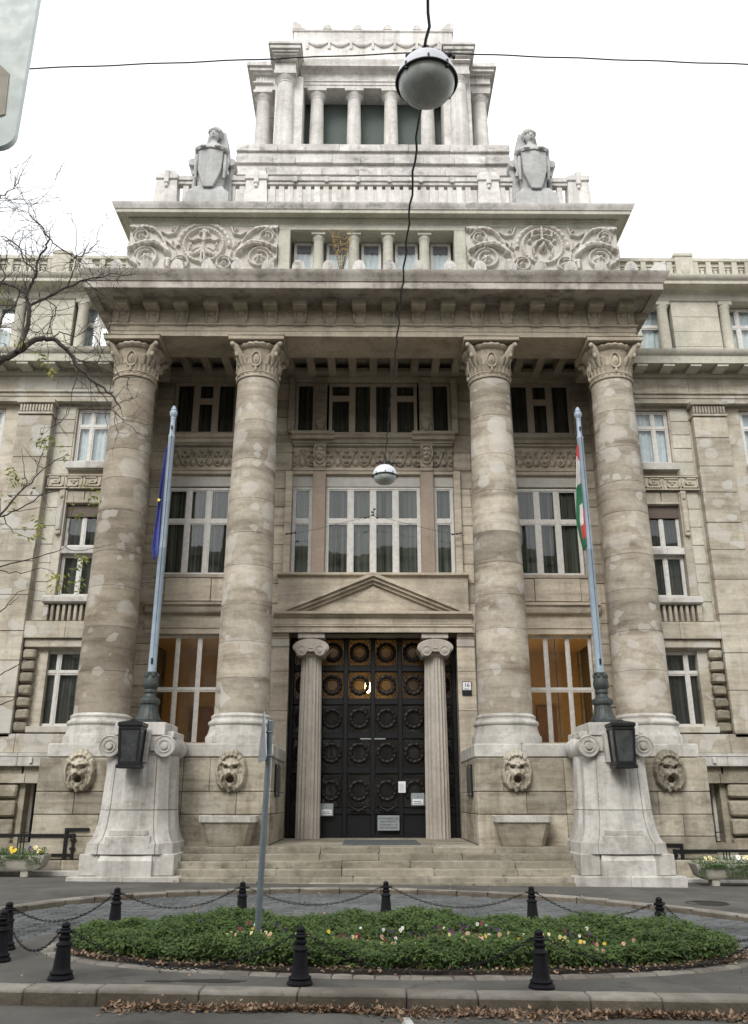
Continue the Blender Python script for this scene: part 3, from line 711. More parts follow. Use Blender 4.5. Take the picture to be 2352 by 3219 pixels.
# ---- portal: pediment, antae, fluted Ionic columns, bronze door
PT = MB()
for s in (-1, 1): PT.box(s * 2.66, s * 3.2, 26.5, 27.4, .70, 6.62)
PT.box(-3.2, 3.2, 26.36, 27.4, 6.78, 7.34); PT.box(-3.06, 3.06, 26.62, 27.3, 7.34, 8.72)
PO = PT.obj('portal', 'wall', BLD)
xmold([(0, 6.78), (.04, 6.79), (.04, 6.96), (.08, 6.97), (.08, 7.02), (.0, 7.03), (.0, 7.24), (.10, 7.28), (.14, 7.33), (.20, 7.35), (.20, 7.43), (0, 7.46)], -3.12, 3.12, 26.34, yb=26.6).obj('portal_cornice', 'wall', PO)
for k in range(5):
    a = -3.1 + 1.24 * k; MB().cbox(a + .005, a + 1.235, 26.32, 26.5, 7.04, 7.235, .008).obj('frieze_stone', 'wall', PO)
for s in (-1, 1):
    dx, dz = 3.06, 1.27; L = math.hypot(dx, dz)
    def rk(o0, o1, y0, nm):
        n_ = (dz / L, dx / L)                       # outward (up) normal for the right slope
        A = (3.10, 7.44); B_ = (0, 7.44 + dz * 3.10 / dx)
        k0, k1 = o0 / n_[1], o1 / n_[1]
        MB().ex([(s * A[0], A[1] + k0), (0, B_[1] + k0), (0, B_[1] + k1), (s * A[0], A[1] + k1)], y0, 26.7, 'y').obj(nm, 'wall', PO)
    rk(-.10, .0, 26.30, 'raking_cornice'); rk(-.20, -.105, 26.40, 'raking_cornice'); rk(-.30, -.205, 26.52, 'raking_cornice')
    xmold([(0, 6.60), (.05, 6.62), (.05, 6.68), (.10, 6.72), (.10, 6.78)], s * 2.64, s * 3.2, 26.5).obj('anta_capital', 'wall', PO)
    for z0, z1 in ((.76, 2.0), (2.0, 3.15), (3.15, 4.4), (4.4, 5.6), (5.6, 6.35)):
        MB().cbox(s * 2.63, s * 3.18, 26.46, 26.6, z0 + .005, z1 - .005, .01).obj('stone_block', 'wall', PO)
    MB().cbox(s * 2.63, s * 3.18, 26.44, 26.6, 6.36, 6.60, .012).obj('anta_neck', 'ionic', PO)
xmold([(0, 8.66), (.10, 8.70), (.10, 8.76), (0, 8.80)], -3.1, 3.1, 26.6, yb=27.0).obj('portal_ledge', 'wall', PO)
MB().ex([(-1.2, 7.5), (1.2, 7.5), (0, 8.35)], 26.58, 26.64, 'y').obj('tympanum_stone', 'wall', PO)
def ionic(x):
    yc = 26.82; m = MB()
    def fl(a, r, h): return r - .044 * (abs(math.sin(a * 9)) ** .7) + .006
    m.lathe([(.365, .74), (.36, 1.5), (.352, 3.0), (.335, 4.6), (.315, 6.0), (.310, 6.15)], x, yc, 160, fl=fl)
    o = m.obj('ionic_column', 'ionic', BLD, ang=60)
    c = MB(); c.lathe([(.31, 6.06), (.36, 6.10), (.38, 6.16), (.33, 6.2)], x, yc, 40)
    # cushion with two small inner volutes, rounded like a pillow
    ring = []
    for q in range(33):
        t = q / 32; a = math.pi * (1.18 - 1.36 * t)
        ring.append((x + .56 * math.cos(a), 6.33 + .27 * math.sin(a)))
    low = [(x + .42, 6.05), (x + .26, 6.06), (x + .16, 6.18), (x - .16, 6.18), (x - .26, 6.06), (x - .42, 6.05)]
    c.ex(ring + low, 26.36, 27.2, 'y')
    ring2 = [(x + (p - x) * .90, 6.31 + (q - 6.31) * .88) for p, q in ring + low]
    c.ex(ring2, 26.31, 26.4, 'y')
    for k in (-1, 1):
        c.lathe([(.17, 26.30), (.165, 26.27), (.13, 26.265), (.125, 26.285), (.085, 26.285), (.08, 26.262), (.045, 26.255), (.0, 26.235)], x + k * .28, 6.22, 24, 'y', cap=False)
    c.ball((x, 26.32, 6.30), (.10, .03, .04), 8, 6)
    c.cbox(x - .42, x + .42, 26.38, 27.2, 6.62, 6.78, .012)
    c.obj('ionic_capital', 'ionic', o)
for s in (-1, 1): ionic(s * 1.94)
# door grille
DY = 27.34; DR = MB()
for x in (-2.58, -1.72, -.86, 0, .86, 1.72, 2.58): DR.cbox(x - .075, x + .075, DY - .06, DY + .08, .76, 6.86, .02)
for z in (.80, 1.50, 2.68, 3.72, 4.76, 5.80, 6.84): DR.cbox(-2.6, 2.6, DY - .04, DY + .07, z - (.05 if z < 1 else .09), z + (.05 if z < 1 else .09), .015)
DR.box(-2.6, 2.6, DY + .02, DY + .07, .80, 1.5); DR.box(-2.7, 2.7, DY - .1, DY + .1, 6.86, 7.0)
DOOR = DR.obj('entrance_door', 'door', BLD)
wr = MB().torus((0, 0, 0), .265, .062, 36, 8, fl=lambda a, b: 1 + .22 * math.sin(a * 12)); wr.torus((0, .02, 0), .17, .014, 24, 6)
WRM = wr.mesh('wreath', 'wreathm')
gb = MB()
for k in (-1, 1):
    for q in (-1, 1):
        gb.tube([(k * .22, .02, q * .22), (k * .36, .02, q * .42)], .012, 6); gb.tube([(k * .27, .02, q * .16), (k * .36, .02, q * .26)], .009, 5); gb.tube([(k * .16, .02, q * .27), (k * .24, .02, q * .42)], .009, 5)
    gb.box(k * .35, k * .37, 0, .03, -.43, .43); gb.box(-.37, .37, .002, .032, k * .41, k * .43); gb.box(k * .305, k * .318, 0, .03, -.40, .40)
GBM = gb.mesh('grille_bars', 'wreathm')
for x in (-2.15, -1.29, -.43, .43, 1.29, 2.15):
    for z in (2.09, 3.20, 4.24, 5.28, 6.32):
        place('wreath', WRM, DOOR, (x, DY - .02, z)); place('grille_bars', GBM, DOOR, (x, DY, z))
        MB().box(x - .78 / 2, x + .78 / 2, DY + .045, DY + .052, z - .47, z + .47).obj('pane', 'glass', DOOR)
for x in (-.86, 0, .86): MB().ex([(x - .10, 6.70), (x + .10, 6.70), (x + .15, 6.84), (x - .15, 6.84)], DY - .14, DY, 'y').obj('bar_capital', 'wreathm', DOOR)
for s in (-1, 1):
    MB().cbox(s * .05, s * .40, DY - .14, DY - .10, 3.60, 3.64, .006).obj('push_bar', 'brass', DOOR)
    lk = MB()
    for a in (.26, .62): lk.cbox(s * (a - .05), s * (a + .05), DY - .13, DY - .05, 1.50, 1.56, .01); lk.cbox(s * (a - .05), s * (a + .05), DY - .13, DY - .05, 1.66, 1.70, .01)
    lk.tube([(s * .22, DY - .10, 1.62), (s * .44, DY - .13, 1.50), (s * .66, DY - .10, 1.62)], .03, 8)
    lk.obj('door_handle', 'wreathm', DOOR)
# ---- rooms behind the glass, entrance hall
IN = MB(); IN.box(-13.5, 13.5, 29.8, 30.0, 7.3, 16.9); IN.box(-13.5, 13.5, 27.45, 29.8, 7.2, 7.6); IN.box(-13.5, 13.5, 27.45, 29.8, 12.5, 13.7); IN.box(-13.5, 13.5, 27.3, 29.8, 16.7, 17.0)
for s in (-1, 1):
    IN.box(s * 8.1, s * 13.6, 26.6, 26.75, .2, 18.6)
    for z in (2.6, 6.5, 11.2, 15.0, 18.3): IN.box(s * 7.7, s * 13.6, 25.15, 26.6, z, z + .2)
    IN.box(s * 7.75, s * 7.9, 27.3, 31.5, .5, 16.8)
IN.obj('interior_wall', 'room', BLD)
HL = MB(); HL.box(-7.6, 7.6, 31.4, 31.6, .7, 7.2); HL.box(-7.6, 7.6, 27.45, 31.6, 7.0, 7.2)
for s in (-1, 1): HL.box(s * 3.1, s * 3.3, 27.42, 31.5, .7, 7.1)  # unseen partitions, added to keep the side lamps' light away from the door
HL.obj('hall_wall', 'hall', BLD)
HW = MB()
for x in (-6.1, -5.2, 5.4, 6.3, -2.2, 2.2): HW.box(x - .35, x + .35, 31.2, 31.39, .8, 5.0)
HW.box(-7.6, 7.6, 31.25, 31.38, .8, 2.2); HW.obj('hall_panelling', 'wood', BLD)
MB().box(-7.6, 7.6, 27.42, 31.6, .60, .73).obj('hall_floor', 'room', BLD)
VD = MB().box(-2.6, 2.6, 28.3, 28.4, .74, 4.7); VD.box(-2.6, 2.6, 28.26, 28.42, 4.6, 4.75)
VD.obj('vestibule_door', 'darkwood', BLD)
M['glow'] = emis('lamp_glow', (1, .62, .22), 14)
def lamp_light(loc, power, c=(1, .62, .26), r=.12):
    d = bpy.data.lights.new('hall_lamp_light', 'POINT'); d.energy = power; d.color = c; d.shadow_soft_size = r
    o = bpy.data.objects.new('hall_lamp_light', d); COL.objects.link(o); o.location = loc; return o
def hall_lamp(x, y, z, label, power):
    t = thing('hall_lantern', label, 'lantern', (x, y, z), 'lamps lit in the entrance hall')
    MB().lathe([(.04, z - .2), (.10, z - .15), (.12, z), (.10, z + .13), (.05, z + .17)], x, y, 16).obj('lamp_globe', 'glow', t)
    MB().tube([(x, y, z + .16), (x, y, 7.0)], .012, 6).obj('lamp_rod', 'iron', t)
    lamp_light((x, y - .3, z), power)
hall_lamp(-.16, 30.5, 5.62, 'glowing hall lantern seen through the upper door grille', 2.5)
hall_lamp(6.15, 28.5, 3.16, 'glowing hall lamp behind the right portico window', 130)
hall_lamp(-4.0, 28.6, 4.2, 'glowing hall lamp behind the left portico window', 38)

# ---- attic storey with reliefs and a small loggia
AY = 23.8; AX = 8.12
AT = MB(); AT.box(-AX, -2.80, AY, 28, 17.05, 20.25); AT.box(2.70, AX, AY, 28, 17.05, 20.25); AT.box(-2.80, 2.70, AY, 28, 19.82, 20.25); AT.box(-2.80, 2.70, AY + .9, 28, 17.05, 20.25); AT.box(-2.80, 2.70, AY, AY + .9, 17.05, 17.5)
AT.box(-AX, AX, 28, 31, 16.9, 20.25)
ATO = AT.obj('attic_storey', 'attic', BLD)
for x0, x1 in ((-3.16, -2.78), (2.68, 3.06)): MB().cbox(x0, x1, AY - .05, AY + .3, 17.1, 20.0, .01).obj('loggia_jamb', 'attic', ATO)
MB().cbox(-3.16, 3.06, AY - .06, AY + .2, 19.84, 20.02, .01).obj('loggia_lintel', 'attic', ATO)
for x in (-1.85, -.66, .48, 1.70):
    MB().lathe([(.19, 17.5), (.185, 18.4), (.165, 19.55), (.17, 19.57), (.185, 19.6), (.20, 19.66), (.21, 19.72), (.18, 19.73)], x, AY + .25, 28).obj('loggia_column', 'attic', BLD)
    MB().cbox(x - .235, x + .235, AY + .02, AY + .48, 19.73, 19.82, .008).obj('loggia_abacus', 'attic', ATO)
for a, b in ((-2.70, -2.02), (-1.6, -.82), (-.42, .26), (.72, 1.5), (1.92, 2.62)):
    w = window(a, b, 17.6, 19.80, AY + .58, [1], [1], fw=.06, curtain='curtainw', parent=ATO, cdepth=.12)
    MB().cbox(a + .05, b - .05, AY + .665, AY + .675, 19.42, 19.76, .003).obj('blind', 'lilac', w)
umold([(-.5, 20.0), (0.02, 20.0), (.03, 20.10), (.06, 20.12), (.06, 20.16), (.11, 20.19), (.13, 20.23), (.13, 20.25), (.38, 20.25), (.39, 20.22), (.45, 20.22), (.455, 20.34), (.48, 20.36), (.50, 20.40), (.56, 20.48), (.57, 20.54), (.50, 20.57), (-.8, 20.70), (-3, 20.70)], AX - .05, AY, 29).obj('attic_cornice', 'attic', ATO)
umold([(.455, 20.335), (.49, 20.35), (.51, 20.40), (.57, 20.48), (.585, 20.545), (.52, 20.58), (.3, 20.60)], AX - .05, AY, 29).obj('cornice_gutter', 'towerd', ATO)
bd = MB()
for k in range(150):
    x = -8.1 + k * .108; bd.box(x, x + .06, AY - .155, AY - .10, 20.17, 20.215)
bd.obj('dentil_row', 'attic', ATO)
def reliefH(cx, right):
    kx, kz = .00345, .00372
    def P(a, b): return (a * kx, -(b - 110) * kz)
    def H(X, Z):
        X0 = X - cx; V = Z - 19.97; h = np.zeros_like(X); c0 = P(0, 315)
        U = np.abs(X0)                                                       # the ornament is mirrored about the wreath
        def st(pts, w, hh, **k): return stroke(U, V, [P(*p) for p in pts], w, hh, **k)
        d = np.hypot(U - c0[0], V - c0[1]); a = np.arctan2(V - c0[1], X0)
        h = np.maximum(h, ringh(X0, V, c0, .655, .055, .085) * (1 + .10 * np.sin(a * 34)))
        h = np.maximum(h, ringh(X0, V, c0, .84, .075, .07) * (1 + .16 * np.sin(a * 26)) * (V > c0[1] + .15 - .25 * U))
        h = np.maximum(h, ringh(X0, V, c0, .60, .02, .05))
        for (fx, fy, r0, fr) in ((540, 445, .40, .19), (605, 228, .27, .14), (205, 505, .28, .12)):
            h = np.maximum(h, stroke(U, V, spiral(P(fx, fy), r0, r0 * .62, math.pi * .1, 1.25), .036, .085))
            h = np.maximum(h, flower(U, V, P(fx, fy), fr, .12))
        h = np.maximum(h, disc(U, V, P(338, 395), .13, .12, .5, .8))
        h = np.maximum(h, st([(335, 400), (390, 330), (460, 290), (560, 300), (650, 330), (715, 370)], .10, .13, lobes=7, taper=.25))
        h = np.maximum(h, st([(335, 400), (400, 350), (480, 320), (560, 330)], .035, .15))
        h = np.maximum(h, st([(705, 330), (735, 400), (700, 470), (640, 520)], .085, .12, lobes=5, taper=.3))
        h = np.maximum(h, st([(338, 380), (372, 290), (420, 210), (500, 140), (600, 125), (740, 130)], .05, .10, lobes=6, lob=.3))
        h = np.maximum(h, st([(500, 150), (560, 135), (640, 150), (720, 140)], .075, .11, lobes=5))
        h = np.maximum(h, st([(255, 125), (285, 200), (350, 215), (415, 175), (430, 215), (400, 235)], .035, .08))
        h = np.maximum(h, stroke(U, V, spiral(P(285, 150), .10, .03, 0, 1.2), .025, .07))
        h = np.maximum(h, st([(330, 300), (365, 270)], .03, .07)); h = np.maximum(h, st([(330, 470), (330, 540)], .10, .09, lobes=3))
        h = np.maximum(h, st([(270, 380), (250, 470), (290, 560)], .035, .075)); h = np.maximum(h, st([(280, 350), (310, 320), (300, 270)], .03, .07))
        if right:
            h = np.maximum(h, st([(0, 120), (0, 240)], .05, .10)); h = np.maximum(h, st([(25, 170), (60, 150), (95, 175), (95, 225), (60, 215), (25, 205)], .04, .10))
            h = np.maximum(h, disc(U, V, P(120, 260), .08, .09)); h = np.maximum(h, st([(0, 255), (60, 285), (85, 330)], .06, .12, lobes=4))
            f = disc(X0, V, P(0, 335), .17, .17, .5, .8); f -= disc(U, V, P(18, 318), .04, .06, .7, 1.3); f -= disc(X0, V, P(0, 362), .045, .08, .7); f += stroke(X0, V, [P(0, 310), P(0, 340)], .025, .04)
            h = np.maximum(h, f); h = np.maximum(h, st([(85, 310), (90, 350), (85, 400)], .035, .09, lobes=4, lob=.4)); h = np.maximum(h, disc(U, V, P(70, 425), .07, .08))
        else:
            h = np.maximum(h, disc(X0, V, P(0, 175), .12, .09)); h = np.maximum(h, st([(20, 190), (40, 175), (45, 200)], .03, .08)); h = np.maximum(h, stroke(X0, V, [P(0, 170), P(0, 270)], .07, .08))
            h = np.maximum(h, st([(10, 265), (60, 255), (100, 275), (130, 270), (135, 250)], .03, .08)); h = np.maximum(h, disc(X0, V, P(0, 318), .085, .13))
            h = np.maximum(h, stroke(X0, V, [P(0, 340), P(0, 400)], .095, .12)); h = np.maximum(h, stroke(X0, V, [P(-8, 400), P(-14, 455), P(-8, 520)], .06, .12, taper=.4)); h = np.maximum(h, stroke(X0, V, [P(12, 400), P(20, 460), P(8, 510)], .055, .12, taper=.4))
            h = np.maximum(h, st([(20, 365), (45, 385), (70, 400)], .10, .08, lobes=2, lob=.2)); h = np.maximum(h, st([(35, 350), (75, 360), (100, 380)], .06, .09))
            for q in (100, 122, 145): h = np.maximum(h, st([(122, 275), (q, 400)], .012, .06))
            h = np.maximum(h, disc(U, V, P(122, 408), .14, .09, .5, 1.) * (V < P(0, 398)[1]))
        return np.clip(h * 1.75, 0, .36)
    return H
hf('relief_panel', -8.10, -3.18, 17.9, 19.99, AY - .012, .0185, reliefH(-5.63, False), 'relief', ATO)
hf('relief_panel', 3.08, 8.10, 17.9, 19.99, AY - .012, .0185, reliefH(5.60, True), 'relief', ATO)

# ---- balustrade over the attic
BY = 23.9; BZ = 20.70
BAL = MB().cbox(-7.4, 7.34, BY - .02, BY + .34, 21.96, 22.14, .015); BAL.cbox(-7.38, 7.32, BY + .03, BY + .29, 21.84, 21.96, .01); BAL.box(-7.4, 7.34, BY + .02, BY + .30, BZ - .1, 20.95)
BALO = BAL.obj('roof_balustrade', 'towerd', BLD)
bal = MB().ex([(-.105, 20.95), (.105, 20.95), (.09, 21.84), (-.09, 21.84)], -.07, .07, 'y').mesh('baluster', 'tower')
def post(x):
    m = MB(); m.loft([[(x - w, BY - e, z), (x + w, BY - e, z), (x + w, BY + .4, z), (x - w, BY + .4, z)] for w, e, z in ((.42, .12, BZ - .1), (.345, .06, 21.95))])
    m.cbox(x - .385, x + .385, BY - .12, BY + .42, 21.95, 22.16, .02); m.loft([[(x - w, BY - .08 + e, z), (x + w, BY - .08 + e, z), (x + w, BY + .4, z), (x - w, BY + .4, z)] for w, e, z in ((.34, 0, 22.16), (.27, .06, 22.36))])
    m.cbox(x - .08, x + .08, BY - .17, BY, 21.76, 22.28, .02); m.cbox(x - .055, x + .055, BY - .15, BY, 21.60, 21.76, .03)
    m.obj('balustrade_post', 'tower', BALO)
for x in (-7.08, -4.02, 3.94, 7.02): post(x)
for k in range(24):
    x = -3.47 + k * .305
    if -3.5 < x < 3.5: place('baluster', bal, BALO, (x, BY + .16, 0))
for x in (-6.45, -6.05, -4.85, -4.52, 4.44, 4.77, 5.99, 6.40): place('baluster', bal, BALO, (x, BY + .16, 0))
for x in (-2.7, -1.62, -.54, .54, 1.62, 2.7): MB().cbox(x - .07, x + .07, BY - .06, BY, 21.90, 22.12, .01).obj('rail_boss', 'towerd', BALO)
AR = MB().box(-7.6, 7.6, 24.9, 25.0, 20.6, 20.9); AR.box(-1.3, 1.3, 25.4, 25.6, 20.7, 21.9); AR.obj('roof_parapet', 'brick', BLD)

# ---- stepped base and colonnaded tower
TY = 27.0
def tz(z26): return 1.8 + (z26 - 1.8) * TY / 26.0
TW = MB(); XB = 5.32
for (z0, z1, dx, mat) in ((tz(24.82), tz(25.32), .0, 0), (tz(24.28), tz(24.70), .0, 0), (20.2, tz(24.20), -.04, 0)):
    TW.box(-XB - dx, XB + dx, TY + (.0 if z0 > 26 else -.02), TY + 8, z0, z1)
TW.box(-XB + .05, XB - .05, TY + .04, TY + 7.9, 20.2, tz(25.30))
TWO = TW.obj('tower_base', 'tower', BLD)
def course(z0, z1, yf, wn, c=.02):
    n = round(2 * XB / wn); cuts = [-XB - .05 + (2 * XB + .1) * (k + (R.uniform(-.25, .25) if 0 < k < n else 0)) / n for k in range(n + 1)]
    for k in range(n): MB().cbox(cuts[k] + .005, cuts[k + 1] - .005, yf + R.uniform(-.015, .015), yf + .6, z0, z1, c, .004).obj('course_stone', 'towerd', TWO)
course(tz(25.02), tz(25.35), TY - .12, 1.3); course(tz(24.44), tz(24.78), TY - .14, 1.25); course(tz(23.86), tz(24.22), TY - .18, 1.2)
tb = tz(25.35); TF = 27.45; CF = 28.30                 # colonnade floor, front of the corner piers, front of the middle colonnade
zc, zcor = 30.50, 31.70                                  # underside of the architrave, top of the cornice
TWR = MB()
for s in (-1, 1): TWR.box(s * 2.93, s * 4.08, TF + .40, TF + 1.7, tb - .1, zc + .1)
TWR.box(-3.0, 3.0, CF + .02, CF + .8, zc + .03, zcor - .1); TWR.box(-4.2, 4.2, CF + .8, CF + 6, zcor - .5, zcor + .05)
TWO2 = TWR.obj('tower', 'tower', BLD)
xmold([(0, zc), (.0, zc + .13), (.03, zc + .14), (.03, zc + .28), (.07, zc + .30), (.07, zc + .35), (0, zc + .36), (0, zc + .74), (.08, zc + .80), (.12, zc + .84), (.34, zc + .86), (.36, zc + 1.0), (.42, zc + 1.10), (.42, zc + 1.18), (0, zc + 1.22)], -3.1, 3.1, CF, yb=CF + .7).obj('tower_entablature', 'tower', TWO2)
for k in range(-4, 5):
    TG = MB(); TG.box(k * .74 - .12, k * .74 + .12, CF - .02, CF + .05, zc + .38, zc + .73)
    for q in (-.085, 0, .085): TG.box(k * .74 + q - .026, k * .74 + q + .026, CF - .045, CF - .01, zc + .39, zc + .72)
    TG.obj('triglyph', 'tower', TWO2)
def tcol(x, y, r, z0, z1, sq=.42, nm='tower_column'):
    m = MB().lathe([(r * 1.06, z0), (r * 1.04, z0 + .6), (r, (z0 + z1) / 2), (r * .90, z1 - .46), (r * .90, z1 - .44), (r * .96, z1 - .42), (r * .96, z1 - .39), (r * .93, z1 - .37), (r * 1.12, z1 - .26), (r * 1.26, z1 - .17), (r * 1.22, z1 - .16)], x, y, 32)
    m.cbox(x - sq, x + sq, y - sq, y + sq, z1 - .16, z1, .01); return m.obj(nm, 'tower', BLD)
for x in (-2.38, -.80, .76, 2.32): tcol(x, CF + .36, .30, tb - .05, zc, .40)
for s in (-1, 1):
    px = s * 3.60 - .05
    MB().cbox(px - .46, px + .46, TF - .08, TF + .6, tb - .1, tb + .28, .015).obj('column_plinth', 'tower', TWO2)
    tcol(px, TF + .36, .36, tb + .2, zc - .02, .46, 'corner_column')
    MB().cbox(px - .44, px + .44, TF - .06, TF + .9, zc, zc + .62, .012).obj('entablature_block', 'tower', TWO2)
    cb = MB()
    for w, z0, z1 in ((.48, zc + .40, zc + .48), (.48, zc + .66, zc + .74), (.56, zc + .74, zc + .84), (.64, zc + .84, zc + 1.02), (.70, zc + 1.02, zc + 1.14), (.64, zc + 1.14, zc + 1.22)): cb.cbox(px - w, px + w, TF + .36 - w - .12, TF + 1.0, z0, z1, .012)
    cb.obj('corner_cornice', 'towerd', TWO2)
    MB().loft([[(px + a * w, TF + .3 + b * w, z) for a, b in ((-1, -1), (1, -1), (1, 1), (-1, 1))] for w, z in ((.34, zc + 1.22), (.18, zc + 1.34), (.2, zc + 1.40), (.12, zc + 1.54))]).obj('corner_finial', 'towerd', TWO2)
    SY = 28.78; sx = s * 4.64 - .05
    for k in range(3): tcol(sx, SY + k * 1.6, .30, tb - .05, zc, .40)
    sb = MB().box(s * 4.05, s * 5.02, SY - .36, SY + 4.2, zc, zc + .8)
    for w, z0, z1 in ((.42, zc + .28, zc + .35), (.46, zc + .72, zc + .80), (.58, zc + .80, zc + .96), (.68, zc + .96, zc + 1.16)): sb.box(sx - w, sx + w, SY - w - .06, SY + 4.4, z0, z1)
    sb.obj('side_entablature', 'tower', TWO2)
    for q in range(3): MB().box(sx - .15 + q * .12, sx - .08 + q * .12, SY - .40, SY - .35, zc + .40, zc + .70).obj('triglyph_bar', 'tower', TWO2)
    MB().box(s * 3.2, s * 3.95, TF + 1.6, SY + 4.2, tb - .1, zc + .2).obj('tower_side_wall', 'tower', TWO2)
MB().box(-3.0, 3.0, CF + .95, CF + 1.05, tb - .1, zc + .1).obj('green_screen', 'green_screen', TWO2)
MB().box(-4.9, 4.9, CF + .75, CF + 5.0, zc + .04, zc + .2).obj('tower_ceiling', 'tower', TWO2)
# crowning block with festoons
KY = 29.2; KX = 3.58; k0, k1 = 31.6, 34.72
KB = MB(); KB.loft([[(-w, KY - e, z), (w, KY - e, z), (w, KY + 4, z), (-w, KY + 4, z)] for w, e, z in ((KX + .06, .08, k0), (KX + .04, .06, k0 + 1.3), (KX, 0, k0 + 1.4), (KX - .02, 0, k1 - .12), (KX + .05, .06, k1 - .08), (KX + .05, .06, k1))])
KBO = KB.obj('crowning_block', 'tower', BLD)
for k in range(-3, 4):
    x = k * .98; MB().cbox(x - .06, x + .06, KY - .06, KY + .02, 33.60, 34.08, .01).obj('festoon_tab', 'tower', KBO)
    if k < 3: MB().tube([(x + .06 + .86 * t / 8, KY - .03, 33.98 - .20 * math.sin(math.pi * t / 8)) for t in range(9)], [.03 + .06 * math.sin(math.pi * t / 8) for t in range(9)], 8).obj('festoon', 'tower', KBO)
for x in (-2.05, -.70, .66, 2.0):
    m = MB(); m.ex([(x - .20, k1)] + [(x - .2 * math.cos(math.pi * q / 10), k1 + .28 * math.sin(math.pi * q / 10)) for q in range(11)] + [(x + .2, k1)], KY - .08, KY + .2, 'y'); m.obj('crown_antefix', 'tower', KBO)
for s in (-1, 1):
    MB().ex([(s * (KX + .06), k1), (s * (KX + .04), k1 + .38), (s * (KX - .1), k1 + .42), (s * (KX - .3), k1 + .28), (s * (KX - .52), k1)], KY - .08, KY + .2, 'y').obj('corner_acroterion', 'tower', KBO)
# ---- side wings
WGY = 24.9                                         # wall plane between the pilasters
BAYS = ((7.8, 9.53), (11.85, 13.6))
def meander(s, x0, x1, z0, z1, y):
    m = MB(); m.box(s * x0, s * x1, y - .03, y + .2, z0, z1); w = .035; H_ = z1 - z0; n = max(2, round((x1 - x0) / .62)); p = (x1 - x0) / n
    def bar(a, b, c, d): m.box(s * a, s * b, y - .065, y - .02, c, d)
    bar(x0, x1, z0, z0 + w); bar(x0, x1, z1 - w, z1)
    for k in range(n):
        a = x0 + k * p + .03; e = a + p - .06; f = (k % 2 == 0)
        za, zb = z0 + .075, z1 - .075
        bar(a, a + w, za, zb)
        if f:
            bar(a, e, zb - w, zb); bar(e - w, e, za + .0, zb); bar(a + .12, e, za, za + w); bar(a + .12, a + .12 + w, za, zb - .10); bar(a + .12, e - .12, zb - .10 - w, zb - .10)
            m.ball((s * (a + p * .48), y - .03, (za + zb) / 2 - .03), (.05, .05, .05), 10, 6)
        else:
            bar(a, e, za, za + w); bar(e - w, e, za, zb); bar(a + .12, e, zb - w, zb); bar(a + .12, a + .12 + w, za + .10, zb); bar(a + .12, e - .12, za + .10, za + .10 + w)
            m.ball((s * (a + p * .48), y - .03, (za + zb) / 2 + .03), (.05, .05, .05), 10, 6)
    return m
def quoins(parent, s, x0, x1, y, zs, mat='rust'):
    for i in range(len(zs) - 1):
        e = .09 if i % 2 else 0
        MB().cbox(s * x0, s * (x1 + e * 0), y + R.uniform(-.02, .02), y + .3, zs[i] + .035, zs[i + 1] - .035, .05, .012).obj('quoin', mat, parent)
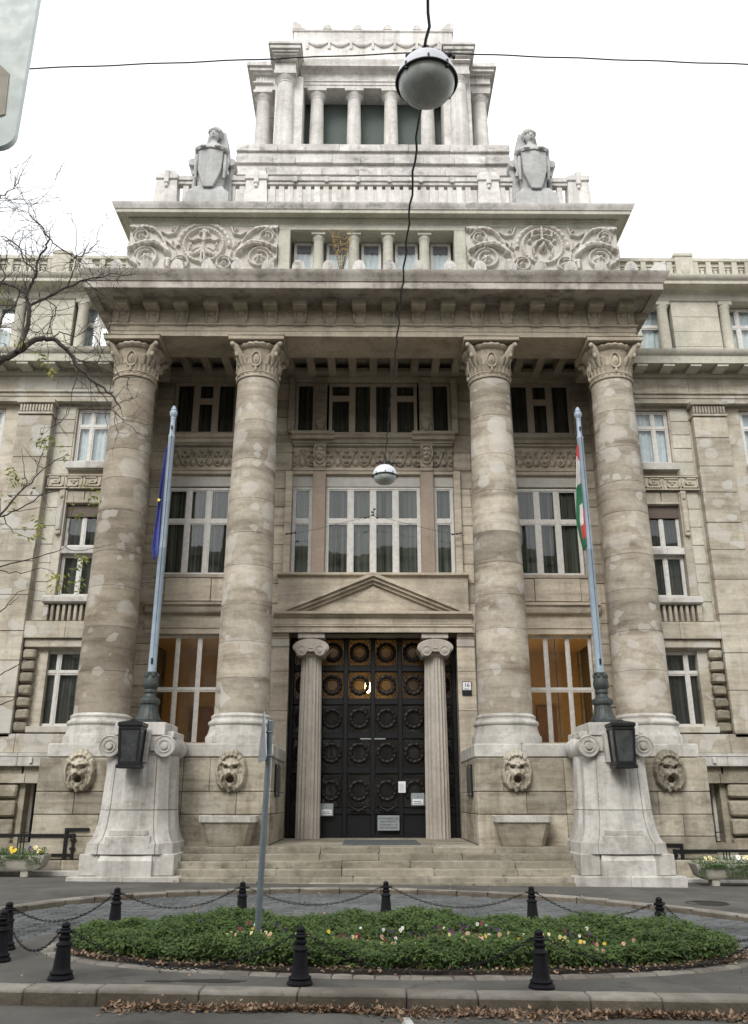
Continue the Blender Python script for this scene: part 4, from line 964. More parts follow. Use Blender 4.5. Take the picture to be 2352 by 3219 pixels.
for s in (-1, 1):
    lab = 'wing'
    W = MB()
    # wall body, with openings left for the windows
    def seg(x0, x1, z0, z1, y=WGY, d=.35): W.box(s * x0, s * x1, y, y + d, z0, z1)
    edges = [7.7]
    for a, b in BAYS: edges += [a, b]
    edges.append(14.0)
    rows = ((3.80, 5.98), (7.60, 10.55), (11.95, 13.82))
    zprev = 2.6
    for z0, z1 in rows + ((15.0, 15.0),):
        seg(7.7, 14.0, zprev, z0)
        if z1 > z0:
            for k in range(0, len(edges), 2): seg(edges[k], edges[k + 1], z0, z1)
        zprev = z1
    WG = W.obj('wing_wall', 'wing', BLD)
    # cellar zone: rough blocks, dark barred slit window beside the podium
    CW = MB(); CW.box(s * 9.70, s * 14, 24.62, 25.4, -.2, 2.7); CW.box(s * 8.5, s * 9.75, 24.62, 25.4, 2.24, 2.7); CW.box(s * 8.5, s * 9.75, 24.3, 25.4, -.2, .72)
    CWO = CW.obj('cellar_wall', 'rust', BLD)
    MB().box(s * 8.62, s * 9.50, 25.04, 25.05, .74, 2.24).obj('cellar_glass', 'glass', CWO)
    MB().cbox(s * 9.50, s * 9.585, 24.98, 25.08, .74, 2.24, .01).obj('cellar_frame', 'wframe', CWO)
    for zz in (.98, ): MB().tube([(s * 8.6, 24.80, zz), (s * 9.6, 24.80, zz)], .014, 6).obj('cellar_bar', 'iron', CWO)
    MB().cbox(s * 9.585, s * 9.74, 24.60, 25.0, .7, 2.25, .012).obj('cellar_jamb', 'rust', CWO)
    for x0, x1 in ((9.76, 10.55), (10.6, 11.55), (11.6, 12.7), (12.75, 13.9)): quoins(CWO, s, x0, x1, 24.42, [.42, .88, 1.36, 1.84, 2.28])
    for x0, x1, q in ((8.55, 9.55, 0), (9.57, 10.9, 0), (10.92, 12.4, 0), (12.42, 13.9, 0)):
        MB().ex([(s * x0, 2.26), (s * x1, 2.26), (s * x1, 2.50), (s * x0, 2.62 if x0 < 9 else 2.50)], 24.40, 24.9, 'y').obj('lintel_stone', 'rust', CWO)
    for x0, x1 in ((8.6, 10.2), (10.2, 11.9), (11.9, 13.9)):
        MB().cbox(s * (x0 + .005), s * (x1 - .005), 24.18, 24.8, .02, .42, .02).obj('plinth_stone', 'white', CWO)
        MB().cbox(s * (x0 - .1), s * (x1 - .11), 24.05, 24.6, -.25, .06, .02).obj('plinth_stone', 'podium', CWO)
    # light ledge and band under the ground floor windows
    for k in range(4):
        a = 8.45 + 1.4 * k; MB().cbox(s * (a + .005), s * (a + 1.395), 24.44, 25.0, 2.70, 3.05, .015).obj('ledge_stone', 'white', WG)
        MB().cbox(s * (a + .205), s * (a + 1.595), 24.60, 25.0, 3.06, 3.58, .012).obj('band_stone', 'wing', WG)
    MB().tube([(s * 8.6, 24.43, 2.98), (s * 14, 24.43, 2.98)], .012, 5).obj('wall_cable', 'blind', WG)
    MB().cbox(s * 9.42, s * 9.50, 24.38, 24.44, 2.78, 2.94, .008).obj('junction_box', 'wframe', WG)
    # pilasters between the bays, built of single stones
    zs = [3.58]
    while zs[-1] < 12.9: zs.append(zs[-1] + R.uniform(.85, 1.3))
    zs[-1] = 13.40
    PL = MB().box(s * 10.24, s * 11.24, 24.60, 25.0, 3.5, 13.9).obj('pilaster', 'wing', BLD)
    wblocks(PL, s * 10.2, s * 11.28, 24.55, 24.7, zs, 1.2, 'wing')
    cp = MB().cbox(s * 10.18, s * 11.30, 24.50, 24.9, 13.42, 13.50, .01); cp.cbox(s * 10.14, s * 11.34, 24.46, 24.9, 13.80, 13.94, .015)
    for q in range(11): cp.cbox(s * (10.215 + q * .096), s * (10.275 + q * .096), 24.50, 24.7, 13.52, 13.76, .01)
    cp.obj('pilaster_capital', 'wing', PL)
    for bi, (a, b) in enumerate(BAYS):
        # ground floor window with rusticated jamb
        window(s * (a + .05), s * (b + .22 if bi == 0 else b), 3.80, 5.98, 25.0, [.55, 1, .55] if bi == 0 else [1, 1], [2.6, 1], fw=.06, mull=.075, curtain='curtaind')
        if bi == 0: quoins(WG, s, 9.82, 10.19, 24.64, [3.60 + .345 * k for k in range(8)])
        MB().cbox(s * a, s * (b + .30), 24.66, 25.1, 3.62, 3.79, .012).obj('window_sill', 'wing', WG)
        MB().cbox(s * a, s * (b + .66), 24.70, 25.1, 6.04, 6.28, .015).obj('lintel_stone', 'wing', WG)
        for k in range(2): MB().cbox(s * (a + k * 1.22), s * (a + k * 1.22 + 1.21), 24.60, 25.1, 6.29, 6.79, .012).obj('course_stone', 'wing', WG)
        # balustrade panel under the main window
        bp = MB().box(s * a, s * (b + .2), 24.82, 25.0, 6.80, 7.30)
        bp.obj('panel_back', 'wall', WG)
        for k in range(11):
            x = a + .1 + k * .17
            if x < b + .1: MB().cbox(s * x, s * (x + .085), 24.62, 24.9, 6.80, 7.30, .012).obj('baluster', 'wing', WG)
        MB().cbox(s * (b + .06), s * (b + .2), 24.60, 24.95, 6.80, 7.30, .012).obj('baluster_post', 'wing', WG)
        MB().cbox(s * a, s * (b + .26), 24.50, 25.1, 7.31, 7.55, .05).obj('window_sill', 'white', WG)
        window(s * (a + .1), s * (b - .02), 7.60, 8.92, 25.0, [1, 1, 1], [1], fw=.06, mull=.08, curtain='curtaind')
        MB().cbox(s * a, s * (b + .05), 24.84, 25.15, 8.92, 9.14, .015).obj('stone_transom', 'white', WG)
        window(s * (a + .1), s * (b - .02), 9.14, 10.42, 25.0, [1, 1, 1], [1], fw=.06, mull=.08, curtain='curtaind')
        MB().cbox(s * a, s * b, 24.96, 25.15, 10.12, 10.50, .01).obj('roller_box', 'rollerb', WG)
        MB().cbox(s * (b - .01), s * (b + .24), 24.80, 25.0, 7.60, 10.95, .012).obj('window_jamb', 'wing', WG)
        ct = MB().cbox(s * (b + .04), s * (b + .20), 24.72, 24.9, 9.50, 10.95, .015)
        ct.ball((s * (b + .12), 24.72, 10.72), (.06, .05, .08), 10, 6); ct.cbox(s * (b + .06), s * (b + .18), 24.69, 24.75, 9.62, 10.4, .02); ct.ball((s * (b + .12), 24.72, 9.52), (.05, .05, .06), 8, 6)
        ct.obj('cartouche', 'wing', WG)
        for k in range(3): MB().cbox(s * (a + .1 + k * .55), s * (a + .62 + k * .55), 24.84, 25.0, 10.62, 10.94, .01).obj('lintel_stone', 'wing', WG)
        xmold([(0, 10.52), (.06, 10.55), (.06, 10.62), (0, 10.64)], s * a, s * (b + .04), 24.88).obj('window_cornice', 'wing', WG)
        meander(s, a + .1, b + .66, 10.99, 11.45, 24.80).obj('meander_band', 'wing', WG)
        MB().cbox(s * a, s * (b + .10), 24.66, 25.1, 11.64, 11.87, .012).obj('window_sill', 'white', WG)
        window(s * (a + .05), s * b, 11.93, 13.80, 25.0, [.55, 1, .55], [2.3, 1], fw=.07, mull=.085, curtain='curtainw', cfrac=.92)
        # pale smooth blocks beside the windows
        zb = [11.5 + .47 * k for k in range(6)]
        wblocks(WG, s * (b + .04), s * (b + .64), 24.86, 24.95, zb, .7, 'wingp')
        wblocks(WG, s * (b + .26), s * (b + .64), 24.86, 24.95, [6.85 + .59 * k for k in range(8)], .5, 'wingp')
    # entablature of the wing
    xmold([(0, 13.92), (.0, 14.08), (.03, 14.09), (.03, 14.20), (.09, 14.22), (.09, 14.28), (0, 14.30), (0, 14.80), (.06, 14.84)], s * 7.7, s * 14, 24.62, yb=25.1).obj('wing_architrave', 'wing', WG)
    for k in range(6): MB().cbox(s * (8.2 + k + .004), s * (9.2 + k - .004), 24.605, 24.8, 14.31, 14.79, .008).obj('frieze_stone', 'wing', WG)
    xmold([(.0, 14.80), (.10, 14.83), (.16, 15.02), (.62, 15.02), (.64, 14.98), (.72, 14.98), (.72, 15.24), (.78, 15.28), (.84, 15.38), (.84, 15.44), (.1, 15.50), (-.2, 15.50)], s * 7.7, s * 14, 24.62, yb=25.2).obj('wing_cornice', 'wingp', WG)
    md = MB().cbox(-.18, .18, -.28, .25, -.115, .01, .01).mesh('modillion', 'wingp')
    for k in range(7): place('modillion', md, WG, (s * (8.55 + k * .86), 24.22, 15.01))
    eg = MB()
    for k in range(70):
        x = 8.1 + k * .085; eg.ball((s * x, 24.48, 14.93), (.028, .04, .045), 6, 5)
    eg.obj('egg_row', 'wing', WG)
    # upper storey
    U = MB(); U.box(s * 7.7, s * 14, 25.45, 25.6, 15.3, 16.1); U.box(s * 7.7, s * 14, 24.98, 25.6, 17.95, 18.6); U.box(s * 7.7, s * 14, 24.75, 25.6, 15.3, 15.62); U.box(s * 7.7, s * 9.0, 25.3, 25.6, 15.4, 18)
    for x0, x1 in ((10.15, 11.70), (13.5, 14.0)): U.box(s * x0, s * x1, 25.02, 25.6, 15.4, 18.0)
    UP = U.obj('upper_storey', 'wingp', BLD)
    for k in range(4): MB().cbox(s * 10.13, s * 11.72, 24.98, 25.2, 15.62 + .57 * k + .004, 15.62 + .57 * k + .566, .008).obj('stone_block', 'wingp', UP)
    for x in (9.86, 11.98):
        MB().lathe([(.195, 15.6), (.19, 16.4), (.165, 17.66), (.18, 17.69), (.205, 17.76), (.20, 17.79)], s * x, 25.12, 24).obj('small_column', 'wingp', UP)
        MB().cbox(s * (x - .235), s * (x + .235), 24.95, 25.4, 17.80, 17.95, .01).obj('abacus', 'wingp', UP)
    for a, b in ((8.6, 9.9), (12.0, 13.4)): window(s * a, s * b, 15.65, 17.93, 25.40, [.6, 1], [2.2, 1], fw=.08, mull=.1, curtain='curtainw', parent=UP, cfrac=.8)
    xmold([(0, 17.96), (.02, 17.98), (.02, 18.20), (.06, 18.24), (.10, 18.28), (.52, 18.30), (.52, 18.42), (.58, 18.46), (.64, 18.54), (.64, 18.60), (0, 18.66), (-.4, 18.66)], s * 7.7, s * 14, 24.98, yb=25.6).obj('upper_cornice', 'wingp', UP)
    # parapet balustrade
    PB = MB().cbox(s * 7.7, s * 14, 24.80, 25.05, 19.42, 19.56, .012); PB.box(s * 7.7, s * 14, 24.85, 25.0, 18.6, 18.78); PB.box(s * 7.7, s * 14, 24.86, 25.0, 19.24, 19.30); PB.box(s * 7.7, s * 14, 24.9, 24.98, 19.34, 19.42)
    PBO = PB.obj('parapet_balustrade', 'wingp', BLD)
    for k in range(13):
        x = 8.40 + k * .45
        if 10.3 < x < 11.1: continue
        MB().loft([[(s * x - w, 24.82, z), (s * x + w, 24.82, z), (s * x + w, 25.02, z), (s * x - w, 25.02, z)] for w, z in ((.12, 18.66), (.10, 19.1), (.085, 19.34), (.09, 19.42))]).obj('baluster', 'wingp', PBO)
        h2 = s * (x + .225); hb = MB().cbox(h2 - .09, h2 + .09, 24.86, 25.0, 19.12, 19.18, .006); hb.cbox(h2 - .05, h2 + .05, 24.86, 25.0, 18.86, 19.12, .02); hb.cbox(h2 - .09, h2 + .09, 24.86, 25.0, 18.84, 18.88, .006); hb.obj('baluster_link', 'wingp', PBO)
    pp = MB().cbox(s * 10.40, s * 11.0, 24.76, 25.08, 18.6, 19.58, .015); pp.cbox(s * 10.37, s * 11.03, 24.74, 25.1, 19.58, 19.74, .03); pp.ball((s * 10.7, 24.76, 19.1), (.17, .04, .24), 16, 8)
    pp.obj('parapet_post', 'wingp', PBO)
    # roof and depth of the wing
    MB().box(s * 7.7, s * 14.2, 25.6, 31, 18.3, 18.62).obj('wing_roof', 'wingp', BLD)
    MB().box(s * 14.0, s * 14.3, 24.6, 31, -.2, 18.6).obj('wing_end_wall', 'wing', BLD)
MB().box(-14, 14, 31.6, 31.9, -.2, 20.2).obj('rear_wall', 'wing', BLD)

# ------------------------------------------------------------------ statues above the attic
def statue(cx, s, label):
    t = thing('stone_statue', label, 'statue', (cx, 23.75, 20.7), 'shield-bearing statues on the roof balustrade')
    Y0 = 23.72
    pl = MB(); pl.loft([[(cx - w, Y0 - .28 - e, z), (cx + w, Y0 - .28 - e, z), (cx + w, Y0 + .6, z), (cx - w, Y0 + .6, z)] for w, e, z in ((.72, .16, 20.6), (.70, .14, 21.0), (.55, .08, 21.15), (.46, .02, 21.32))])
    pl.obj('plinth', 'statue', t)
    bk = MB(); o = s * .10
    bk.loft([[(cx - o - w, Y0 + .12, z), (cx - o + w, Y0 + .12, z), (cx - o + w, Y0 + .72, z), (cx - o - w, Y0 + .72, z)] for w, z in ((.62, 20.6), (.58, 21.6), (.50, 22.5), (.40, 23.2), (.33, 23.75), (.28, 23.95))]); bk.obj('back_pillar', 'statue', t)
    sh = MB(); prof = [(-.42, 22.78), (-.30, 22.81), (0, 22.83), (.30, 22.81), (.42, 22.78), (.41, 22.3), (.39, 21.95), (.28, 21.55), (.16, 21.22), (0, 21.2), (-.16, 21.22), (-.28, 21.55), (-.39, 21.95), (-.41, 22.3)]
    rings = []
    for y, k in ((-.42, .97), (-.46, 1.0), (-.40, 1.02), (-.34, 1.0)): rings.append([(cx + a * k, Y0 + y + .35 * a * a, b) for a, b in prof])
    sh.loft(rings); rim = [(cx + a, Y0 - .44 + .35 * a * a, b) for a, b in prof[:5]]; sh.tube(rim, .035, 8); sh.obj('shield', 'statue', t)
    fg = MB()                                                                     # figure: one surface after remeshing
    def el(x, y, z, a, b): return [(cx + x + a * math.cos(2 * math.pi * k / 18), Y0 + y + b * math.sin(2 * math.pi * k / 18), z) for k in range(18)]
    hx = s * -.02
    fg.loft([el(0, .0, 21.25, .44, .26), el(0, -.02, 21.9, .46, .27), el(0, -.03, 22.5, .44, .26), el(0, -.04, 22.85, .40, .26), el(hx, -.03, 23.08, .38, .24), el(hx, -.02, 23.22, .30, .20), el(hx, -.03, 23.30, .13, .13), el(hx, -.05, 23.42, .115, .12)])
    fg.ball((cx + hx, Y0 - .09, 23.60), (.165, .18, .22), 20, 14)
    fg.ball((cx + hx, Y0 - .275, 23.57), (.03, .05, .065), 8, 6); fg.ball((cx + hx, Y0 - .235, 23.47), (.06, .035, .022), 8, 6)
    for k in (-1, 1): fg.ball((cx + hx + k * .07, Y0 - .25, 23.665), (.05, .03, .02), 8, 6)
    for k in (-1, 1):
        fg.tube([(cx + k * .34, Y0 - .02, 23.10), (cx + k * .50, Y0 - .06, 22.92), (cx + k * .46, Y0 - .28, 22.88), (cx + k * .28, Y0 - .42, 22.87)], [.12, .12, .10, .075], 10)
        fg.ball((cx + k * .24, Y0 - .46, 22.86), (.11, .07, .06), 10, 8)
        for q in range(4): fg.tube([(cx + k * (.18 + .04 * q), Y0 - .50, 22.87), (cx + k * (.18 + .04 * q), Y0 - .52, 22.80)], .02, 6)
        fg.tube([(cx + k * .52, Y0 + .0, 22.85), (cx + k * .54, Y0 - .06, 22.5), (cx + k * .50, Y0 - .1, 22.2), (cx + k * .55, Y0 - .06, 21.95)], [.10, .09, .07, .09], 10)
        fg.tube([(cx + k * .46, Y0 - .2, 22.7), (cx + k * .49, Y0 - .26, 22.2), (cx + k * .47, Y0 - .22, 21.7)], [.06, .07, .05], 8)
    o_ = fg.obj('figure', 'statue', t)
    rm = o_.modifiers.new('remesh', 'REMESH'); rm.mode = 'VOXEL'; rm.voxel_size = .014; rm.use_smooth_shade = True
    hw = MB(); hw.lathe([(.17, 23.62), (.21, 23.70), (.24, 23.80), (.23, 23.92), (.15, 24.02), (.05, 24.08)], cx + hx - o * .3, Y0 + .06, 24, fl=lambda a, r, h: r * (1 + .06 * math.sin(a * 7) + .05 * math.sin(h * 40 + a * 3)))
    hw.torus((cx + hx, Y0 - .03, 23.785), .175, .055, 24, 8, 'z', fl=lambda a, b: 1 + .3 * math.sin(a * 10)); hw.obj('headdress', 'statue', t)
    for k in (-1, 1):
        sc = MB(); sc.lathe([(.02, Y0 - .05), (.14, Y0 - .04), (.16, Y0 + .1), (.15, Y0 + .45)], cx + k * .66, 22.55, 20, 'y'); sc.tube([(cx + k * .66, Y0 + .2, 22.42), (cx + k * .60, Y0 + .2, 22.0), (cx + k * .62, Y0 + .2, 21.4)], [.12, .07, .09], 8)
        sc.obj('side_scroll', 'statue', t)
statue(-5.55, -1, 'grey stone statue with a shield on the left of the roof balustrade')
statue(5.45, 1, 'grey stone statue with a shield on the right of the roof balustrade')

# ------------------------------------------------------------------ steps and landing
ST = struct(MB().box(-4.8, 4.8, 22.5, 27.5, -.2, .70).obj('landing', 'step'))
for k in range(5):
    x = -2.63 + 1.052 * k
    for q in range(3): MB().cbox(x + .003, x + 1.049, 22.95 + q * 1.5 + .003, 22.95 + (q + 1) * 1.5 - .003, .66, .74 - .001 * R.random(), .006).obj('paving_slab', 'step', ST)
SP = struct(MB().box(-4.75, 4.75, 21.3, 22.9, -.3, .10).obj('entrance_steps', 'step'))
for i in range(5):
    y0 = 21.0 + .30 * i; z0, z1 = .148 * i, .148 * (i + 1); x = -4.78
    while x < 4.77:
        L = min(R.uniform(1.2, 2.7), 4.78 - x)
        if 4.78 - (x + L) < .7: L = 4.78 - x
        dz = R.uniform(-.006, .004); m = MB().cbox(x + .005, x + L - .005, y0 + R.uniform(-.012, .012), y0 + (.62 if i < 4 else .75), z0 - .02, z1 + dz, .022, .005)
        m.obj('step_block', 'step', SP); x += L
for k in range(6): MB().cbox(-4.55 + k * 1.52 + .004, -4.55 + (k + 1) * 1.52 - .004, 20.88, 21.1, -.2, .035, .01).obj('sill_stone', 'step', SP)
tag(MB().cbox(-.80, 1.20, 23.0, 25.6, .741, .755, .004).obj('door_mat', 'mat'), 'grey rubber mat lying on the landing before the door', 'mat')
# ------------------------------------------------------------------ pedestals, lanterns, flagpoles, flags
def pedestal(cx, label):
    t = thing('lamp_pedestal', label, 'pedestal', (cx, 21.9, 0), 'volute pedestals beside the steps'); PY = 22.06
    g = gz(cx)
    for k in (0, 1):
        a = cx - 1.29 + k * 1.29; MB().cbox(a + .003, a + 1.287, 20.93, 22.72, -.25, .16, .02, .004).obj('plinth_slab', 'white', t)
    MB().cbox(cx - 1.08, cx - .63, 21.10, 22.7, .16, .63, .02).obj('base_block', 'white', t); MB().cbox(cx + .56, cx + 1.10, 21.10, 22.7, .16, .63, .02).obj('base_block', 'white', t)
    MB().cbox(cx - .62, cx + .55, 21.2, 22.7, .16, .62, .02).obj('base_block', 'white', t)
    fb = MB().loft([[(cx - w, y, z), (cx + w, y, z), (cx + w, 21.6, z), (cx - w, 21.6, z)] for w, y, z in ((.62, 20.98, .16), (.62, 20.98, .49), (.60, 21.04, .56), (.60, 21.1, .625))]); fb.obj('front_block', 'white', t)
    MB().cbox(cx - .52, cx + .52, 21.04, 21.6, .63, 1.03, .015).obj('front_block', 'white', t); MB().cbox(cx - .46, cx + .44, 21.09, 21.6, 1.03, 1.15, .015).obj('front_block', 'white', t)
    def ring(z, hw, ch, rw, rp, nt):
        P = []
        for k in range(4):
            ca, sa = math.cos(k * math.pi / 2), math.sin(k * math.pi / 2)
            loc = [(-hw + ch, 0), (-nt - .012, 0), (-nt, -.03), (-nt + .012, 0), (-rw, 0), (-rw * .72, rp), (0, rp * 1.35), (rw * .72, rp), (rw, 0), (nt - .012, 0), (nt, -.03), (nt + .012, 0), (hw - ch, 0)]
            for u, o in loc:
                d = hw + o; P.append((cx + u * ca + d * sa, PY - d * ca + u * sa, z))
        return P
    lo = [(.63, 1.02, .26, .50, .02, .66), (.86, 1.00, .26, .50, .02, .66), (.875, .965, .25, .48, .03, .64), (.96, .915, .24, .44, .05, .60), (1.10, .870, .23, .40, .06, .57), (1.26, .835, .215, .36, .065, .545), (1.44, .812, .21, .33, .07, .53), (1.585, .80, .205, .315, .07, .52)]
    up = [(1.60, .797, .205, .315, .07, .52), (2.0, .778, .20, .29, .07, .505), (2.4, .762, .20, .27, .07, .495), (2.84, .75, .20, .25, .07, .485)]
    for L in (lo, up): MB().loft([ring(*q) for q in L]).obj('shaft_block', 'white', t, ang=25)
    for k in (-1, 1):
        vx = cx + k * .66
        v = MB().lathe([(.0, 21.14), (.07, 21.15), (.085, 21.20), (.12, 21.205), (.125, 21.185), (.15, 21.18), (.155, 21.205), (.225, 21.21), (.235, 21.19), (.255, 21.20), (.26, 21.26), (.235, 21.36), (.215, 21.55), (.24, 21.85), (.275, 22.05), (.28, 22.4), (.25, 22.72)], vx, 3.05, 40, 'y', cap=False); v.obj('volute', 'white', t)
        vs = MB().tube([(vx + k * .10 * math.cos(a * 1.0), 21.185, 3.05 + .10 * math.sin(a)) for a in (0, 1, 2, 3)], .01, 5)
        MB().cbox(cx + k * .30, cx + k * .50, 21.28, 21.6, 2.94, 3.08, .01).obj('volute_band', 'white', t)
    MB().cbox(cx - .56, cx + .56, 21.34, 22.72, 2.84, 3.31, .02).obj('capital_block', 'white', t)
    ab = MB().cbox(cx - .60, cx + .62, 21.30, 22.74, 3.31, 3.62, .015); ab.cbox(cx - .80, cx + .80, 21.5, 22.74, 3.26, 3.42, .02); ab.obj('abacus', 'white', t)
    MB().loft([[(cx - w, 21.12, z), (cx + w, 21.12, z), (cx + w, 21.4, z), (cx - w, 21.4, z)] for w, z in ((.27, 2.68), (.30, 3.36))]).obj('lantern_bracket_stone', 'white', t)
pedestal(-5.73, 'pale stone volute pedestal left of the entrance steps'); pedestal(5.85, 'pale stone volute pedestal right of the entrance steps')
M['lantern_glass'] = plain('dusty_lantern_glass', (.025, .028, .03), .2, 0, .5, 3, spec=.5, c2=(.07, .077, .075))
def lantern(cx, label):
    cy = 20.88; t = thing('lantern', label, 'lantern', (cx, cy, 2.5), 'black iron lanterns on the pedestals')
    def sq(w, z): return [(cx - w, cy - w, z), (cx + w, cy - w, z), (cx + w, cy + w, z), (cx - w, cy + w, z)]
    f = MB(); f.cbox(cx - .27, cx + .27, cy - .27, cy + .27, 3.40, 3.47, .01); f.cbox(cx - .295, cx + .295, cy - .295, cy + .295, 3.47, 3.56, .015)
    f.cbox(cx - .235, cx + .235, cy - .235, cy + .235, 2.60, 2.68, .01); f.cbox(cx - .265, cx + .265, cy - .265, cy + .265, 2.52, 2.60, .012)
    for a in (-1, 1):
        for b in (-1, 1):
            f.loft([[(cx + a * w + p, cy + b * w + q, z) for p, q in ((-.026, -.026), (.026, -.026), (.026, .026), (-.026, .026))] for w, z in ((.205, 2.66), (.245, 3.42))])
    f.obj('lantern_frame', 'iron', t)
    MB().loft([sq(.28, 3.56), sq(.20, 3.59), sq(.08, 3.62), sq(.04, 3.65)]).obj('lantern_roof', 'iron', t)
    for k in range(4):
        ca, sa = round(math.cos(k * math.pi / 2)), round(math.sin(k * math.pi / 2))
        def q(u, d, z): return (cx + u * ca + d * sa, cy - d * ca + u * sa, z)
        v = [q(-.18, .205, 2.68), q(.18, .205, 2.68), q(.22, .243, 3.40), q(-.22, .243, 3.40)]; w = [q(-.18, .200, 2.68), q(.18, .200, 2.68), q(.22, .238, 3.40), q(-.22, .238, 3.40)]
        MB().add(v + w, [(0, 1, 2, 3), (7, 6, 5, 4), (0, 4, 5, 1), (1, 5, 6, 2), (2, 6, 7, 3), (3, 7, 4, 0)]).obj('lantern_pane', 'lantern_glass', t)
    b = MB().lathe([(.03, 2.68), (.03, 2.86), (.045, 2.9), (.06, 3.0), (.045, 3.1), (.0, 3.13)], cx, cy, 14); b.obj('lamp_bulb', 'lampw', t)
    MB().cbox(cx - .05, cx + .05, cy + .24, 21.2, 3.42, 3.50, .01).obj('lantern_arm', 'iron', t)
lantern(-5.775, 'black iron lantern hung on the left volute pedestal'); lantern(5.90, 'black iron lantern hung on the right volute pedestal')
def flagpole(cx, label):
    t = thing('flagpole', label, 'flagpole', (cx, 22.15, 3.62), 'pale blue flagpoles on the pedestals'); Y_ = 22.15
    MB().lathe([(.37, 3.615), (.37, 3.72), (.34, 3.73)], cx, Y_, 8).obj('base_plate', 'bronze', t)
    f = lambda a, r, h: r * (1 + .035 * abs(math.sin(a * 8)))
    b = MB().lathe([(.34, 3.73), (.30, 3.78), (.245, 3.90), (.215, 4.05), (.21, 4.12), (.25, 4.14), (.265, 4.20), (.25, 4.26), (.19, 4.29), (.15, 4.34), (.14, 4.40), (.165, 4.42), (.17, 4.47), (.16, 4.50), (.145, 4.51), (.185, 4.56), (.195, 4.66), (.175, 4.78), (.15, 4.88), (.165, 4.92), (.14, 4.95)], cx, Y_, 64, fl=f); b.obj('cast_base', 'bronze', t)
    for k in range(6):
        a = k * math.pi / 3; MB().ball((cx + .16 * math.cos(a), Y_ + .16 * math.sin(a), 4.85), (.045, .045, .075), 8, 6).obj('leaf_tip', 'bronze', t)
    p = MB().lathe([(.11, 4.95), (.105, 5.2), (.10, 8.25), (.106, 8.26), (.106, 8.32), (.095, 8.33), (.088, 11.55), (.094, 11.56), (.094, 11.62), (.072, 11.66), (.066, 12.12)], cx, Y_, 24); p.obj('pole', 'pole', t)
    MB().lathe([(.066, 12.12), (.075, 12.14), (.075, 12.17), (.066, 12.19), (.10, 12.26), (.115, 12.32), (.10, 12.38), (.075, 12.40), (.085, 12.42), (.08, 12.44), (.06, 12.50), (.035, 12.55), (.0, 12.57)], cx, Y_, 24).obj('finial', 'pole', t)
    MB().cbox(cx - .02, cx + .03, Y_ - .13, Y_ - .08, 11.80, 11.90, .005).obj('cleat', 'iron', t); MB().cbox(cx - .02, cx + .03, Y_ - .14, Y_ - .09, 5.15, 5.30, .005).obj('cleat', 'iron', t)
    MB().tube([(cx + .02, Y_ - .10, 5.25), (cx + .02, Y_ - .11, 11.85)], .006, 5).obj('halyard', 'cable', t)
flagpole(-5.755, 'pale blue flagpole on the left pedestal with a blue flag'); flagpole(5.87, 'pale blue flagpole on the right pedestal with a striped flag')
def flag(name, cx, s, zt, zb, wf, matf, mats, label):
    """cloth hanging limp beside its pole: pleated sheet, wider towards the bottom"""
    nz, nu = 60, 26; v = []; f = []; mi = []
    for i in range(nz + 1):
        t = i / nz; z = zt + (zb - zt) * t; w = wf(t)
        for k in range(nu + 1):
            u = k / nu; fold = .055 * min(1, t * 2 + .15) * math.sin(u * 13 + t * 2.2 + .6) + .03 * math.sin(u * 7 - t * 5)
            x = cx + s * (.085 + w * (u + .10 * math.sin(u * 9 + t * 4))); v.append((x, 22.08 + fold, z - .10 * math.sin(u * math.pi) * t - .18 * u * t))
    for i in range(nz):
        for k in range(nu):
            a = i * (nu + 1) + k; f.append((a, a + 1, a + nu + 2, a + nu + 1)); mi.append(matf((i + .5) / nz, (k + .5) / nu))
    m = MB(); m.v = v; m.f = f; m.mi = mi; o = m.obj(name, mats, ang=80)
    sol = o.modifiers.new('cloth_thickness', 'SOLIDIFY'); sol.thickness = .004
    return tag(o, label, 'flag')
fe = flag('flag', -5.755, -1, 11.25, 8.15, lambda t: .03 + .16 * min(1, t * 1.15) ** .8 * (1 if t < .9 else 1 - (t - .9) * 4), lambda t, u: 0, ['eu'], 'limp blue flag with a yellow star on the left flagpole')
sp = MB(); pts = []
for k in range(10):
    a = math.pi / 2 + k * math.pi / 5; r = .06 if k % 2 == 0 else .025; pts.append((-5.915 + r * math.cos(a), 9.62 + r * math.sin(a)))
so = sp.ex(pts, 21.955, 21.965, 'y').obj('star', 'star', fe)
flag('flag', 5.87, -1, 11.35, 8.45, lambda t: .03 + .22 * min(1, t * 1.3) ** .8 * (1 if t < .72 else max(.35, 1 - (t - .72) * 2.4)),
     lambda t, u: 0 if t < .16 - .05 * u else (1 if t < .36 + .06 * u else (2 if (u > .42 or t < .58) else (1 if u > .26 and t < .78 else (0 if t > .64 and t < .92 else 2)))), ['red', 'fwhite', 'green'], 'limp red white and green flag on the right flagpole')

# ------------------------------------------------------------------ basins below the lion heads
def basin(cx, label):
    t = thing('stone_basin', label, 'basin', (cx, 22.5, .74), 'stone basins below the lion heads')
    def oc(w, d, z, c=.12): return [(cx - w + c, 22.42 - d, z), (cx + w - c, 22.42 - d, z), (cx + w, 22.42 - d + c, z), (cx + w, 22.76, z), (cx - w, 22.76, z), (cx - w, 22.42 - d + c, z)]
    MB().loft([oc(.52, .10, .742), (oc(.54, .12, .80)), oc(.60, .18, 1.05), oc(.655, .25, 1.27)]).obj('basin_bowl', 'podium', t)
    MB().loft([oc(.66, .26, 1.275), oc(.70, .30, 1.30), oc(.705, .305, 1.44), oc(.69, .29, 1.455), oc(.58, .20, 1.45), oc(.56, .18, 1.34)]).obj('basin_rim', 'white', t)
basin(-3.62, 'tapered stone basin under the lion head left of the door'); basin(3.70, 'tapered stone basin under the lion head right of the door')

